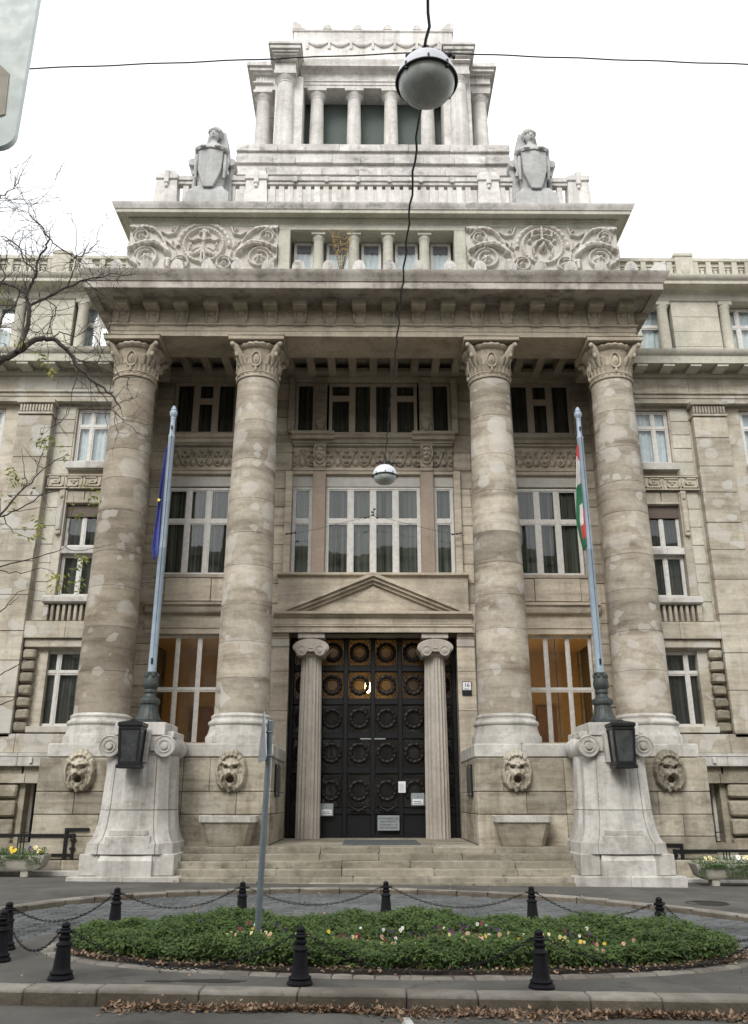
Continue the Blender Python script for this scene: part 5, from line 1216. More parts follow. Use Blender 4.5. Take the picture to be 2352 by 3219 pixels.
# ------------------------------------------------------------------ signs, plates and notices by the door
def lettering(txt, size, loc, mat, parent, name='lettering', ext=.002, rot=(math.pi / 2, 0, 0)):
    cu = bpy.data.curves.new('lettering', 'FONT'); cu.body = txt; cu.size = size; cu.align_x = 'CENTER'; cu.align_y = 'CENTER'; cu.extrude = ext
    tmp = bpy.data.objects.new('tmp', cu); COL.objects.link(tmp); bpy.context.view_layer.update()
    me = bpy.data.meshes.new_from_object(tmp.evaluated_get(bpy.context.evaluated_depsgraph_get())); bpy.data.objects.remove(tmp)
    me.name = 'lettering'; me.materials.clear(); me.materials.append(M[mat])
    o = place(name, me, parent, loc, rot); return o
NY = DY - .17
n1 = tag(MB().cbox(.14, .80, NY, NY + .03, .95, 1.38, .005).obj('door_notice', 'brass'), 'grey metal notice with four lines low on the door', 'notice')
for k, tx_ in enumerate(('MOZGÁSSÉRÜLTEK', 'részére BEJÁRAT', 'a Nagy Ignác u. 16.', 'szám alatti kapunál')): lettering(tx_, .072, (.47, NY - .004, 1.29 - .085 * k), 'ink', n1)
def small_notice(x0, x1, z0, z1, label):
    o = tag(MB().cbox(x0, x1, NY, NY + .03, z0, z1, .005).obj('door_notice', 'brass'), label, 'notice')
    MB().box(x0 + .045, x1 - .045, NY - .005, NY, z0 + .03, z0 + (z1 - z0) * .52).obj('white_label', 'paper', o)
    ln = MB()
    for q in range(2): ln.box(x0 + .075, x1 - .075 - .03 * q, NY - .008, NY - .004, z0 + .06 + .05 * q, z0 + .078 + .05 * q)
    ln.box((x0 + x1) / 2 - .012, (x0 + x1) / 2 + .012, NY - .006, NY, z0 + (z1 - z0) * .66, z0 + (z1 - z0) * .74); ln.obj('text_line', 'ink', o)
small_notice(-1.60, -1.20, 1.36, 1.72, 'small grey notice with white label beside the left Ionic column')
small_notice(1.16, 1.57, 1.66, 2.02, 'small grey notice with white label beside the right Ionic column')
pp_ = tag(MB().cbox(.78, 1.0, NY + .04, NY + .046, 2.03, 2.36, .002).obj('paper_notice', 'paper'), 'white paper sheet taped to the door bar above the notices', 'notice')
ln = MB()
for q in range(9): ln.box(.81, .97 - .02 * (q % 3), NY + .036, NY + .041, 2.07 + q * .026, 2.078 + q * .026)
ln.obj('text_line', 'lilac', pp_)
pl = thing('house_number_plate', 'white house number plate reading 16 on the right door pier', 'plate', (2.89, 26.45, 5.06))
MB().cbox(2.76, 3.02, 26.42, 26.46, 5.02, 5.27, .005).obj('plate', 'paper', pl); fr = MB()
for a in ((2.745, 2.76, 4.87, 5.285), (3.02, 3.035, 4.87, 5.285)): fr.box(a[0], a[1], 26.415, 26.46, a[2], a[3])
fr.box(2.745, 3.035, 26.415, 26.46, 5.27, 5.285); fr.box(2.745, 3.035, 26.416, 26.46, 4.87, 5.02); fr.obj('plate_frame', 'plaque', pl)
lettering('16', .17, (2.89, 26.415, 5.17), 'ink', pl, ext=.003)
lettering('Markó u.', .05, (2.89, 26.415, 5.055), 'ink', pl, ext=.002)
for s, lb in ((-1, 'black plaque on the passage wall left of the door'), (1, 'black plaque on the passage wall right of the door')):
    q = tag(MB().cbox(s * 2.575, s * 2.625, 23.55, 24.55, 1.90, 2.72, .012).obj('wall_plaque', 'plaque'), lb, 'plaque', 'black plaques beside the door')
    for a in (23.62, 24.48):
        for z in (1.97, 2.65): MB().ball((s * 2.57, a, z), .018, 8, 6).obj('screw_head', 'brass', q)

# ------------------------------------------------------------------ hanging street lamps and their wires
def street_lamp(x, y, z, label):
    t = thing('hanging_street_lamp', label, 'street lamp', (x, y, z), 'street lamps hung on cables', False)
    MB().lathe([(.252, 0), (.25, .03), (.235, .10), (.20, .165), (.14, .215), (.07, .24), (.045, .245)], 0, 0, 48, cap=False).obj('enamel_shade', 'lampw', t, ang=80)
    MB().torus((0, 0, 0), .252, .012, 48, 8, 'z').obj('rim_ring', 'iron', t)
    MB().lathe([(.238, .0), (.23, -.045), (.20, -.095), (.15, -.135), (.08, -.158), (.0, -.165)], 0, 0, 48, cap=False).obj('diffuser_bowl', 'lampg', t, ang=80)
    MB().lathe([(.05, .235), (.05, .30), (.035, .32), (.035, .38), (.02, .40)], 0, 0, 16).obj('neck', 'iron', t)
    c = MB()
    for a in (.6, 2.2, 3.9, 5.4): c.cbox(.245 * math.cos(a) - .012, .245 * math.cos(a) + .012, .245 * math.sin(a) - .012, .245 * math.sin(a) + .012, -.03, .05, .004)
    c.cbox(-.008, .008, -.262, -.24, .0, .05, .003); c.obj('clip', 'iron', t)
    h = MB()
    for k in (-1, 1):
        h.tube([(0, 0, .33), (k * .08, .0, .315), (k * .14, .0, .30)], .011, 6); h.ball((k * .10, 0, .335), (.022, .022, .03), 8, 6); h.ball((k * .15, .01, .30), (.026, .026, .032), 8, 6)
    h.tube([(.02, 0, .36), (.10, .03, .30), (.17, .03, .20), (.22, .02, .10)], .014, 6); h.ball((.20, -.01, .30), (.022, .022, .03), 8, 6); h.ball((.235, .0, .285), (.018, .018, .028), 8, 6)
    h.obj('insulator', 'iron', t)
street_lamp(.312, 5.55, 7.49, 'large hanging street lamp with grey bowl near the tower in the picture')
street_lamp(.173, 16.1, 8.05, 'small hanging street lamp in front of the middle portico window')
def wire(name, pts, r, label, cat, n=5):
    return tag(MB().tube(pts, r, n).obj(name, 'cable'), label, cat)
def wob(a, b, n, amp, sag=0.):
    A, B_ = Vector(a), Vector(b); out = []
    for i in range(n + 1):
        t = i / n; p = A.lerp(B_, t); p.z -= sag * math.sin(math.pi * t); p.x += amp * math.sin(i * 1.9); p.z += amp * math.cos(i * 1.4); out.append(p)
    return out
wire('power_cable', wob((.312, 5.55, 7.86), (.173, 16.1, 8.44), 60, .012, .04), .012, 'black power cable running from the large lamp to the small lamp', 'cable')
wire('power_cable', wob((.30, 2.5, 7.78), (.312, 5.55, 7.86), 26, .016, .02), .014, 'black twisted cable rising from the large lamp to the top edge', 'cable')
wire('span_wire', wob((-9, 5.55, 7.30), (.312, 5.55, 7.82), 60, .004, .02), .006, 'thin span wire stretched left from the large hanging lamp', 'wire')
wire('span_wire', wob((.312, 5.55, 7.82), (9, 5.55, 7.52), 60, .004, .02), .006, 'thin span wire stretched right from the large hanging lamp', 'wire')
wire('span_wire', [(-2.95, 26.6, 10.05), (-1.9, 26.5, 10.22), (-.1, 26.3, 10.62), (.05, 26.3, 10.72), (.2, 26.3, 10.60), (2.0, 26.5, 10.2), (2.98, 26.6, 10.05)], .007, 'thin wire across the middle portico window below the small lamp', 'wire')
for x, lb in ((-2.7, 'small dark insulator on the wire left of the middle portico window'), (2.75, 'small dark insulator on the wire right of the middle portico window')):
    im = MB()
    for q in range(3): im.ball((x + (q - 1) * .13, 26.58, 10.09 + .02 * q), (.05, .03, .03), 8, 6)
    im.tube([(x - .13, 26.58, 10.09), (x + .13, 26.58, 10.13)], .014, 6); tag(im.obj('insulator', 'iron'), lb, 'insulator')
im = MB()
for dx, dz in ((-.28, -.10), (-.05, .10), (-.03, .0), (.12, -.10), (.02, .2)): im.ball((dx + .02, 26.3, 10.66 + dz), (.045, .03, .035), 8, 6)
im.tube([(-.26, 26.3, 10.56), (0, 26.3, 10.66), (.04, 26.3, 10.86)], .012, 6); im.tube([(0, 26.3, 10.66), (.14, 26.3, 10.56)], .012, 6)
tag(im.obj('insulator', 'iron'), 'dark insulator cluster at the middle of the window wire', 'insulator')
# ------------------------------------------------------------------ ground, road, island, driveway, kerbs
def sheet(name, poly, dz, mat, step=None):
    """flat polygon laid on the sloping street"""
    me = bpy.data.meshes.new(name); me.from_pydata([(x, y, gz(x) + dz) for x, y in poly], [], [tuple(range(len(poly)))]); me.materials.append(M[mat]); me.update()
    return place(name, me)
g = MB(); xs_ = [-400, -60, -12, -6, 0, 6, 12, 60, 400]; ys_ = [-300, -20, 0, 8, 14, 20, 40, 400]
v = [(x, y, gz(x) - .13) for y in ys_ for x in xs_]; n = len(xs_)
struct(g.add(v, [(j * n + i, j * n + i + 1, (j + 1) * n + i + 1, (j + 1) * n + i) for j in range(len(ys_) - 1) for i in range(n - 1)]).obj('road', 'asphalt'))
FK = [(-7.2, 10.0), (-6.95, 12.6), (-6.45, 15.2), (-5.75, 17.15), (-4.82, 18.3), (-3.53, 19.05), (-1.73, 19.65), (.2, 19.85), (2.5, 19.25), (4.2, 18.3), (5.5, 16.95), (6.25, 15.7), (6.9, 13.4), (7.25, 10.0)]
def smooth(pts, n=6):
    out = []
    for i in range(len(pts) - 1):
        p0 = pts[max(i - 1, 0)]; p1 = pts[i]; p2 = pts[i + 1]; p3 = pts[min(i + 2, len(pts) - 1)]
        for k in range(n):
            t = k / n; out.append(tuple(.5 * (2 * p1[a] + (p2[a] - p0[a]) * t + (2 * p0[a] - 5 * p1[a] + 4 * p2[a] - p3[a]) * t * t + (3 * p1[a] - p0[a] - 3 * p2[a] + p3[a]) * t ** 3) for a in (0, 1)))
    return out + [pts[-1]]
FKS = smooth(FK)
def slab(name, poly, z0, z1, mat):
    m = MB(); n = len(poly); m.add([(x, y, gz(x) + z1) for x, y in poly] + [(x, y, gz(x) + z0) for x, y in poly], [tuple(range(n))] + [(i, i + n, (i + 1) % n + n, (i + 1) % n) for i in range(n)])
    return struct(m.obj(name, mat))
# pavement in front of the building, behind the curved kerb (built as strips so that the slope stays even)
m = MB(); far = []
for i in range(len(FKS) - 1):
    (a, b), (c, d) = FKS[i], FKS[i + 1]; m.add([(a, b, gz(a)), (c, d, gz(c)), (c, 25.0, gz(c)), (a, 25.0, gz(a))], [(0, 1, 2, 3)])
for x0, x1 in ((-60, -12), (-12, -7.2), (7.25, 12), (12, 60)): m.add([(x0, 10, gz(x0)), (x1, 10, gz(x1)), (x1, 25, gz(x1)), (x0, 25, gz(x0))], [(0, 1, 2, 3)])
struct(m.obj('pavement', 'asphalt'))
def kerb_run(name, pts, w, h, top, L, inward=1, mat='kerb', face='kerbface'):
    """kerb stones laid one by one along a line"""
    P = [Vector((p[0], p[1])) for p in pts]; ds = [0]
    for i in range(len(P) - 1): ds.append(ds[-1] + (P[i + 1] - P[i]).length)
    def at(d):
        d = max(0, min(ds[-1], d))
        for i in range(len(P) - 1):
            if d <= ds[i + 1] + 1e-9:
                t = (d - ds[i]) / max(1e-9, ds[i + 1] - ds[i]); return P[i].lerp(P[i + 1], t)
        return P[-1]
    base = None; d = 0; stones = []
    while d < ds[-1] - .1:
        l = min(L * R.uniform(.75, 1.25), ds[-1] - d); a, b = at(d + .004), at(d + l - .004); t = (b - a).normalized(); nrm = Vector((-t.y, t.x)) * inward
        dz = R.uniform(-.008, .008); dw = R.uniform(-.012, .012); c = .03; rings = []
        for q, (p, e) in enumerate(((a, .012), (a + t * .012, 0), ((a + b) / 2, -.004), (b - t * .012, 0), (b, .012))):
            z = gz(p.x) + top + dz
            sec = [(0 + dw + e, -h), (dw + e, -c), (dw + c * .4 + e, -c * .35 - e), (c + dw + e, -e), (w - c, -e), (w, -c), (w, -h)]
            rings.append([(p.x + nrm.x * o, p.y + nrm.y * o, z + zz) for o, zz in sec])
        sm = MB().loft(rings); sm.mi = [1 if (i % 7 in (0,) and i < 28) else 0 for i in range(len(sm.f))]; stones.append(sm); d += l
    bx = struct(MB().box(-400, -399.9, -300, -299.9, -.5, -.45).obj(name, mat)) if False else None
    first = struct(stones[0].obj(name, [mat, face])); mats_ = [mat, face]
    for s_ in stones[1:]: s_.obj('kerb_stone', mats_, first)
    return first
kerb_run('curved_kerb', FKS, .22, .22, .015, .78)
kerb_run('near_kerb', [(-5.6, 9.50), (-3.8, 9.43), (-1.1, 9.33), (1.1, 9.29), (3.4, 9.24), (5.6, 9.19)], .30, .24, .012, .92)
ISL = [(-5.2, 9.62), (5.2, 9.36), (5.15, 11.2)] + [(4.95 * math.cos(a), 11.5 + 4.15 * math.sin(a)) for a in [math.pi * k / 28 for k in range(1, 28)]] + [(-5.15, 11.2)]
slab('traffic_island', ISL, -.14, .0, 'asphalt')
# flush pale edging between island and cobbles
kerb_run('island_edging', [(4.98 * math.cos(math.pi * k / 30), 11.5 + 4.18 * math.sin(math.pi * k / 30)) for k in range(1, 30)], .12, .12, -.035, .55, -1)
# cobbled driveway
sheet('driveway', [(x, y) for x, y in FKS] + [(5.5, 10.0)] + [(4.96 * math.cos(a), 11.5 + 4.16 * math.sin(a)) for a in [math.pi * k / 28 for k in range(0, 29)]] + [(-5.5, 10.0)], -.118, 'joint')
drv = bpy.data.objects['driveway']; struct(drv)
cob = []
ang = rad(33); ca_, sa_ = math.cos(ang), math.sin(ang); S = .205
def inside(x, y, poly):
    r = False; j = len(poly) - 1
    for i in range(len(poly)):
        (xi, yi), (xj, yj) = poly[i], poly[j]
        if (yi > y) != (yj > y) and x < (xj - xi) * (y - yi) / (yj - yi) + xi: r = not r
        j = i
    return r
FKP = [(x, y) for x, y in FKS]
for i in range(-75, 76):
    for j in range(-75, 76):
        u = (i + (.5 if j % 2 else 0)) * S * 1.12; w_ = j * S * .88; x = u * ca_ - w_ * sa_; y = 15 + u * sa_ + w_ * ca_
        if y < 11.4 or abs(x) > 7.0: continue
        if (x / 5.06) ** 2 + ((y - 11.5) / 4.27) ** 2 < 1 and y > 11.5: continue
        if abs(x) < 5.06 and y <= 11.5: continue
        if not inside(x, y, FKP): continue
        if min(math.dist((x, y), p) for p in FKP) < .07: continue
        cob.append((x, y))
def cob_rings(x, y):
    a = S * 1.12 / 2 - .013; b = S * .88 / 2 - .013; h = R.uniform(-.012, .008); da = R.uniform(-.05, .05); c, s = math.cos(ang + da), math.sin(ang + da)
    jit = [(R.uniform(-.01, .01), R.uniform(-.01, .01)) for _ in range(4)]; rings = []
    for k, z in ((1., -.125), (1., -.095 + h), (.84, -.078 + h)):
        rings.append([(x + (p * a * k + jx) * c - (q * b * k + jy) * s, y + (p * a * k + jx) * s + (q * b * k + jy) * c, gz(x) + z) for (p, q), (jx, jy) in zip(((-1, -1), (1, -1), (1, 1), (-1, 1)), jit)])
    return rings
def vis(p): return abs(p[0] + .17) < p[1] * .46 - .0
vc = sorted([p for p in cob if vis(p)], key=lambda p: p[1] + 0 * p[0])
near_ = set(vc[:300]); rest = MB()
for p in cob:
    if p in near_: MB().loft(cob_rings(*p)).obj('cobble', 'cobble', drv)
    else: rest.loft(cob_rings(*p))
stuff(rest.obj('cobbles', 'cobble', drv))
# parking mark, manhole and patches
struct(sheet('parking_line', [(.13, 9.06), (.235, 9.06), (.33, 8.2), (.20, 8.2)], -.126, 'paint'))
for cx, cy, a, b in ((-1.80, 9.96, .36, .09), (-2.32, 9.92, .15, .055)):
    struct(sheet('wet_patch', [(cx + a * math.cos(q * .35) * (1 + .15 * math.sin(q * 2.1)), cy + b * math.sin(q * .35) * (1 + .2 * math.cos(q * 1.7))) for q in range(18)], .004, 'wet'))
mh = MB().lathe([(.0, .004), (.30, .004), (.36, .004)], 0, 0, 32, cap=False)
mo = MB().lathe([(.40, -.02), (.40, .008), (.36, .008), (.36, .002), (.0, .002)], 0, 0, 36, cap=False); mo = mo.obj('manhole_cover', 'iron'); mo.location = (6.35, 17.75, gz(6.35)); tag(mo, 'round dark manhole cover in the pavement on the right', 'manhole')
# ------------------------------------------------------------------ flower bed: edging, soil, hedge, pansies
BC, BA, BB = (.30, 12.0), 4.20, 1.52
def bed(a, k=0.): return (BC[0] + (BA + k) * math.cos(a), BC[1] + (BB + k) * math.sin(a))
kerb_run('bed_edging', [bed(2 * math.pi * k / 72, .22) for k in range(73)], .16, .12, .02, .26, -1)
SO = slab('bed_soil', [bed(2 * math.pi * k / 48, .1) for k in range(48)], -.02, .04, 'soil')
rng = np.random.default_rng(5)
def leaf_mesh(name, C_, N_, T_, L_, W_, tone, mat, parent=None, bend=.25):
    """many pointed leaves: centre, normal, direction, length, width"""
    T_ = T_ - N_ * np.sum(T_ * N_, 1, keepdims=True); T_ /= np.linalg.norm(T_, axis=1, keepdims=True) + 1e-9; B_ = np.cross(N_, T_)
    L_ = L_[:, None]; W_ = W_[:, None]
    a = C_; b = C_ + T_ * L_ * .5 + B_ * W_ * .5 - N_ * L_ * .02; c = C_ + T_ * L_ - N_ * L_ * bend; d = C_ + T_ * L_ * .5 - B_ * W_ * .5 - N_ * L_ * .02; e = C_ + T_ * L_ * .5 + N_ * L_ * .05
    n = len(C_); v = np.stack([a, b, c, d, e], 1).reshape(-1, 3); i = np.arange(n)[:, None] * 5
    f = np.concatenate([i + np.array([[0, 1, 4]]), i + np.array([[1, 2, 4]]), i + np.array([[2, 3, 4]]), i + np.array([[3, 0, 4]])], 1).reshape(-1, 3)
    me = bpy.data.meshes.new(name); me.vertices.add(len(v)); me.vertices.foreach_set('co', v.ravel()); me.loops.add(f.size); me.loops.foreach_set('vertex_index', f.ravel().astype(np.int32))
    me.polygons.add(len(f)); me.polygons.foreach_set('loop_start', np.arange(0, f.size, 3, dtype=np.int32)); me.polygons.foreach_set('loop_total', np.full(len(f), 3, dtype=np.int32)); me.update(calc_edges=True)
    at = me.attributes.new('tone', 'FLOAT', 'POINT'); at.data.foreach_set('value', np.repeat(tone, 5).astype(np.float32)); me.materials.append(M[mat]); me.validate()
    return place(name, me, parent)
def unit(a): return a / (np.linalg.norm(a, axis=1, keepdims=True) + 1e-9)
# sprigs of the hedge: each has a centre and 8-12 leaves round it
NS = 9500
r_ = np.sqrt(rng.random(NS)); r_[:2600] = rng.uniform(.90, 1.0, 2600); th_ = rng.random(NS) * 2 * np.pi
sx_ = BC[0] + BA * r_ * np.cos(th_); sy_ = BC[1] + BB * r_ * np.sin(th_)
def hh(x, y):
    r = np.sqrt(((x - BC[0]) / BA) ** 2 + ((y - BC[1]) / BB) ** 2)
    low = np.exp(-((y - 11.62) / .55) ** 2 * 1.2) * (np.abs(x - .35) < 2.8)
    return (.265 + .05 * np.sin(x * 2.3 + y) + .04 * np.sin(x * 5.1 - y * 3) + .03 * np.sin(y * 7 + x * 9)) * np.clip((1.06 - r) * 7, 0, 1) ** .35 * (1 - .42 * low)
keep = ~((np.abs(sx_ - .35) < 2.6) & (np.abs(sy_ - 11.62) < .42) & (rng.random(NS) < .45)); sx_, sy_ = sx_[keep], sy_[keep]
hz = hh(sx_, sy_); ed = rng.random(len(sx_)); sz_ = hz * (1 - .55 * ed ** 2.0)
rr_ = np.sqrt(((sx_ - BC[0]) / BA) ** 2 + ((sy_ - BC[1]) / BB) ** 2)
sz_ = np.where(rr_ > .88, .03 + (hz - .03) * rng.random(len(sx_)) ** .75, sz_)
# leaning sprigs at the rim reach a little over the edging
k_ = 11; C_ = np.repeat(np.stack([sx_, sy_, sz_ - .010 * sx_], 1), k_, 0); n_ = len(C_)
sprig_t = np.repeat(rng.random(len(sx_)), k_)
dirv = unit(np.stack([rng.normal(size=n_), rng.normal(size=n_), rng.random(n_) * 1.1], 1)); C_ = C_ + dirv * rng.random((n_, 1)) * .05
Nn = unit(np.stack([rng.normal(size=n_) * .55, rng.normal(size=n_) * .55 - .25, np.ones(n_)], 1))
stuff(leaf_mesh('low_hedge', C_, Nn, dirv, rng.uniform(.035, .075, n_), rng.uniform(.016, .03, n_), np.clip(.7 * sprig_t + .4 * rng.random(n_) - .05, 0, 1), 'hedge'))
tag(bpy.data.objects['low_hedge'], 'low dense green hedge filling the oval bed', 'hedge')
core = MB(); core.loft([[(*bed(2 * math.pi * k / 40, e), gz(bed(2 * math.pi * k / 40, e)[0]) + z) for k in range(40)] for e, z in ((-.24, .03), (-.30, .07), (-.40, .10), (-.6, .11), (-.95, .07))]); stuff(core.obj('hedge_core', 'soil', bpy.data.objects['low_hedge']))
PAN = {'yellow': (.72, .50, .03), 'white': (.75, .74, .66), 'purple': (.05, .02, .10), 'maroon': (.16, .015, .03), 'apricot': (.62, .36, .25), 'cream': (.70, .62, .30)}
def pansy_mesh(name, c):
    M['p_' + name] = plain('pansy_' + name, c, .7, var=.15, scale=30); m = MB()
    for k, (a, r) in enumerate(((90 - 38, .62), (90 + 38, .62), (180 - 8, .56), (8, .56), (270, .66))):
        a = rad(a); cx, cz = .45 * math.cos(a), .45 * math.sin(a); pts = [(cx + r * math.cos(t), -.04 * k + .12 * math.hypot(cx + r * math.cos(t), cz + r * math.sin(t)) ** 2 * -1, cz + r * math.sin(t)) for t in [2 * math.pi * q / 8 for q in range(8)]]
        m.add([(0, -.05 * k - .02, 0)] + pts, [(0, 1 + q, 1 + (q + 1) % 8) for q in range(8)])
    m.ball((0, -.24, -.05), (.20, .05, .20), 7, 4, 1); m.tube([(0, .05, 0), (0, .35, -.6), (0, .3, -2.2)], .05, 4, mi=2)
    return m.mesh('pansy', ['p_' + name, 'p_eye', 'p_stem'])
M['p_eye'] = plain('pansy_eye', (.06, .03, .03), .7); M['p_stem'] = plain('pansy_stem', (.05, .10, .03), .7)
PM = {k: pansy_mesh(k, c) for k, c in PAN.items()}
wts = (('white', 30), ('maroon', 40), ('purple', 36), ('apricot', 40), ('cream', 40), ('yellow', 26))
for nm, cnt in wts:
    for q in range(cnt):
        x = R.uniform(-1.9, 2.75) if R.random() < .85 else R.uniform(-2.4, 3.1); y = R.uniform(11.1, 12.1) if nm in ('white', 'maroon', 'purple') else R.uniform(10.9, 11.8)
        if nm in ('white', 'maroon', 'purple') and R.random() < .7: y = R.uniform(11.6, 12.15)
        z = float(hh(np.array([x]), np.array([y]))[0]) + R.uniform(.0, .05)
        o = place('pansy', PM[nm], None, (x, y, z + gz(x)), (rad(R.uniform(-35, 5)), rad(R.uniform(-20, 20)), rad(R.uniform(-45, 45))), [R.uniform(.017, .028)] * 3)
        tag(o, f'{nm} pansy bloom in the hedged oval bed', 'pansy', f'{nm} pansies in the oval bed')
# fallen leaves
def litter(name, x, y, z, parent=None, size=(.035, .075)):
    n = len(x); C_ = np.stack([x, y, z], 1); Nn = unit(np.stack([rng.normal(size=n) * .5, rng.normal(size=n) * .5, np.ones(n)], 1)); T_ = unit(np.stack([rng.normal(size=n), rng.normal(size=n), rng.normal(size=n) * .2], 1))
    return leaf_mesh(name, C_, Nn, T_, rng.uniform(*size, n), rng.uniform(.022, .05, n), rng.random(n), 'dead', parent, bend=-.25)
n = 2700; x = rng.uniform(-2.7, 5.0, n); kb = 9.32 - .040 * (x + 1.1); wdt = .14 + .10 * np.sin(x * 1.7) + .06 * np.sin(x * 4.1 + 1); y = kb - .02 - np.abs(rng.normal(size=n)) * np.clip(wdt, .05, 1) * .52
z = -.12 - .010 * x + rng.random(n) * .05 * np.exp(-(kb - y) * 5)
LG = stuff(litter('fallen_leaves', x, y, z)); tag(LG, 'brown fallen leaves heaped along the gutter of the near kerb', 'leaves')
n = 1100; a = rng.uniform(np.pi * 1.12, np.pi * 1.97, n); k = rng.normal(size=n) * .10 + .06; x = BC[0] + (BA + k) * np.cos(a); y = BC[1] + (BB + k) * np.sin(a)
LB = stuff(litter('fallen_leaves', x, y, .03 - .010 * x + rng.random(n) * .04, None, (.025, .055))); tag(LB, 'brown fallen leaves lying under the front of the hedge', 'leaves')
n = 260; x = rng.uniform(-5, 5, n); y = rng.uniform(8.9, 21, n); LS = stuff(litter('fallen_leaves', x, y, .012 - .010 * x, None, (.03, .06))); tag(LS, 'single fallen leaves scattered over the paving', 'leaves')

# ------------------------------------------------------------------ bollards and chains
bm_ = thing('bollard', 'x', 'bollard', (0, 0, 0), 'cast iron bollards round the oval bed', False)
fb_ = lambda a, r, h: r * (1 + .012 * math.sin(a * 24))
MB().lathe([(.140, -.01), (.140, .028), (.132, .034), (.128, .05), (.112, .056), (.108, .062)], 0, 0, 40).obj('foot', 'bollard', bm_)
MB().lathe([(.108, .060), (.118, .064), (.122, .076), (.116, .088), (.104, .092)], 0, 0, 72, fl=lambda a, r, h: r * (1 + .025 * math.sin(a * 30))).obj('bead_ring', 'bollard', bm_)
MB().lathe([(.104, .090), (.098, .105), (.093, .13), (.084, .22), (.077, .31), (.074, .352)], 0, 0, 40).obj('shaft', 'bollard', bm_)
MB().lathe([(.074, .350), (.086, .356), (.088, .372), (.080, .384), (.064, .392), (.056, .41), (.062, .425), (.070, .438), (.070, .452), (.058, .462), (.050, .474), (.052, .484), (.074, .492), (.078, .506), (.070, .516), (.052, .524)], 0, 0, 40).obj('collar', 'bollard', bm_)
MB().lathe([(.052, .522), (.054, .53), (.060, .534), (.056, .542), (.040, .546), (.046, .556), (.049, .570), (.044, .588), (.028, .600), (.012, .604), (.0, .610)], 0, 0, 32).obj('ball_cap', 'bollard', bm_)
lg = MB()
for k in (-1, 1): lg.torus((k * .088, 0, .505), .016, .006, 12, 6, 'y')
lg.obj('chain_eye', 'bollard', bm_)
bm_.scale = (.95, .95, .90)
BPOS = [(-4.42, 10.95, 'black bollard at the left edge, the nearer of the overlapping pair'), (-4.68, 11.75, 'black bollard at the left edge, the farther of the overlapping pair'), (-3.87, 13.72, 'black bollard behind the left end of the hedge'), (-2.17, 14.85, 'black bollard behind the hedge, left of the sign post'), (.14, 15.2, 'black bollard behind the middle of the hedge'),
        (2.42, 14.55, 'black bollard behind the hedge, second from the right'), (3.97, 13.12, 'black bollard behind the right end of the hedge'), (1.62, 9.76, 'black bollard in front of the hedge on the right'), (-.86, 9.82, 'black bollard in front of the middle of the hedge'), (-3.37, 9.97, 'black bollard in front of the left end of the hedge')]
for i, (x, y, lb) in enumerate(BPOS):
    if i == 0: bm_.location = (x, y, gz(x)); bm_['label'] = lb; bm_.rotation_euler = (0, 0, .4)
    else: copy_tree(bm_, (x, y, gz(x)), R.uniform(-.5, .5), lb)
eb = copy_tree(bm_, (4.75, 10.95, gz(4.75)), 0, 'black bollard just beyond the right picture edge holding two chains')
def chain(a, b, sag, label):
    m = MB(); A = Vector((a[0], a[1], gz(a[0]) + .4545)); B_ = Vector((b[0], b[1], gz(b[0]) + .4545)); d = (B_ - A).normalized(); A += d * .09; B_ -= d * .09
    pts = []; N = 160
    for i in range(N + 1):
        t = i / N; p = A.lerp(B_, t); p.z -= sag * (1 - (2 * t - 1) ** 2); pts.append(p)
    L = [0]
    for i in range(N): L.append(L[-1] + (pts[i + 1] - pts[i]).length)
    step = .043; n = int(L[-1] / step); j = 0
    for i in range(n):
        c = i * step + step / 2
        while j < N and L[j + 1] < c: j += 1
        p = pts[j]; t = (pts[min(j + 1, N)] - pts[max(j - 1, 0)]).normalized(); s_ = Vector((-d.y, d.x, 0)); u = t.cross(s_).normalized(); side = s_ if i % 2 else u
        loop = [p + t * (.026 * math.cos(q)) + side * (.0135 * math.sin(q)) for q in [2 * math.pi * k / 8 for k in range(9)]]; m.tube(loop, .0048, 4, cap=False)
    tag(m.obj('bollard_chain', 'bollard'), label, 'chain', 'chains hung between the bollards')
B2 = BPOS
chain(B2[0], B2[9], .26, 'iron chain between the left edge bollards and the front left bollard'); chain(B2[1], B2[2], .24, 'iron chain from the left edge bollards to the back left bollard')
chain(B2[2], B2[3], .24, 'iron chain between the two back left bollards'); chain(B2[3], B2[4], .26, 'iron chain from behind the sign post to the middle back bollard'); chain(B2[4], B2[5], .26, 'iron chain from the middle back bollard to the right')
chain(B2[5], B2[6], .24, 'iron chain between the two back right bollards'); chain(B2[6], (4.75, 10.95), .30, 'iron chain from the back right bollard to the right edge'); chain((4.75, 10.95), B2[7], .36, 'iron chain from the front right bollard to the right edge')
chain(B2[7], B2[8], .33, 'iron chain between the two front bollards before the hedge'); chain(B2[8], B2[9], .33, 'iron chain between the front middle and front left bollards')

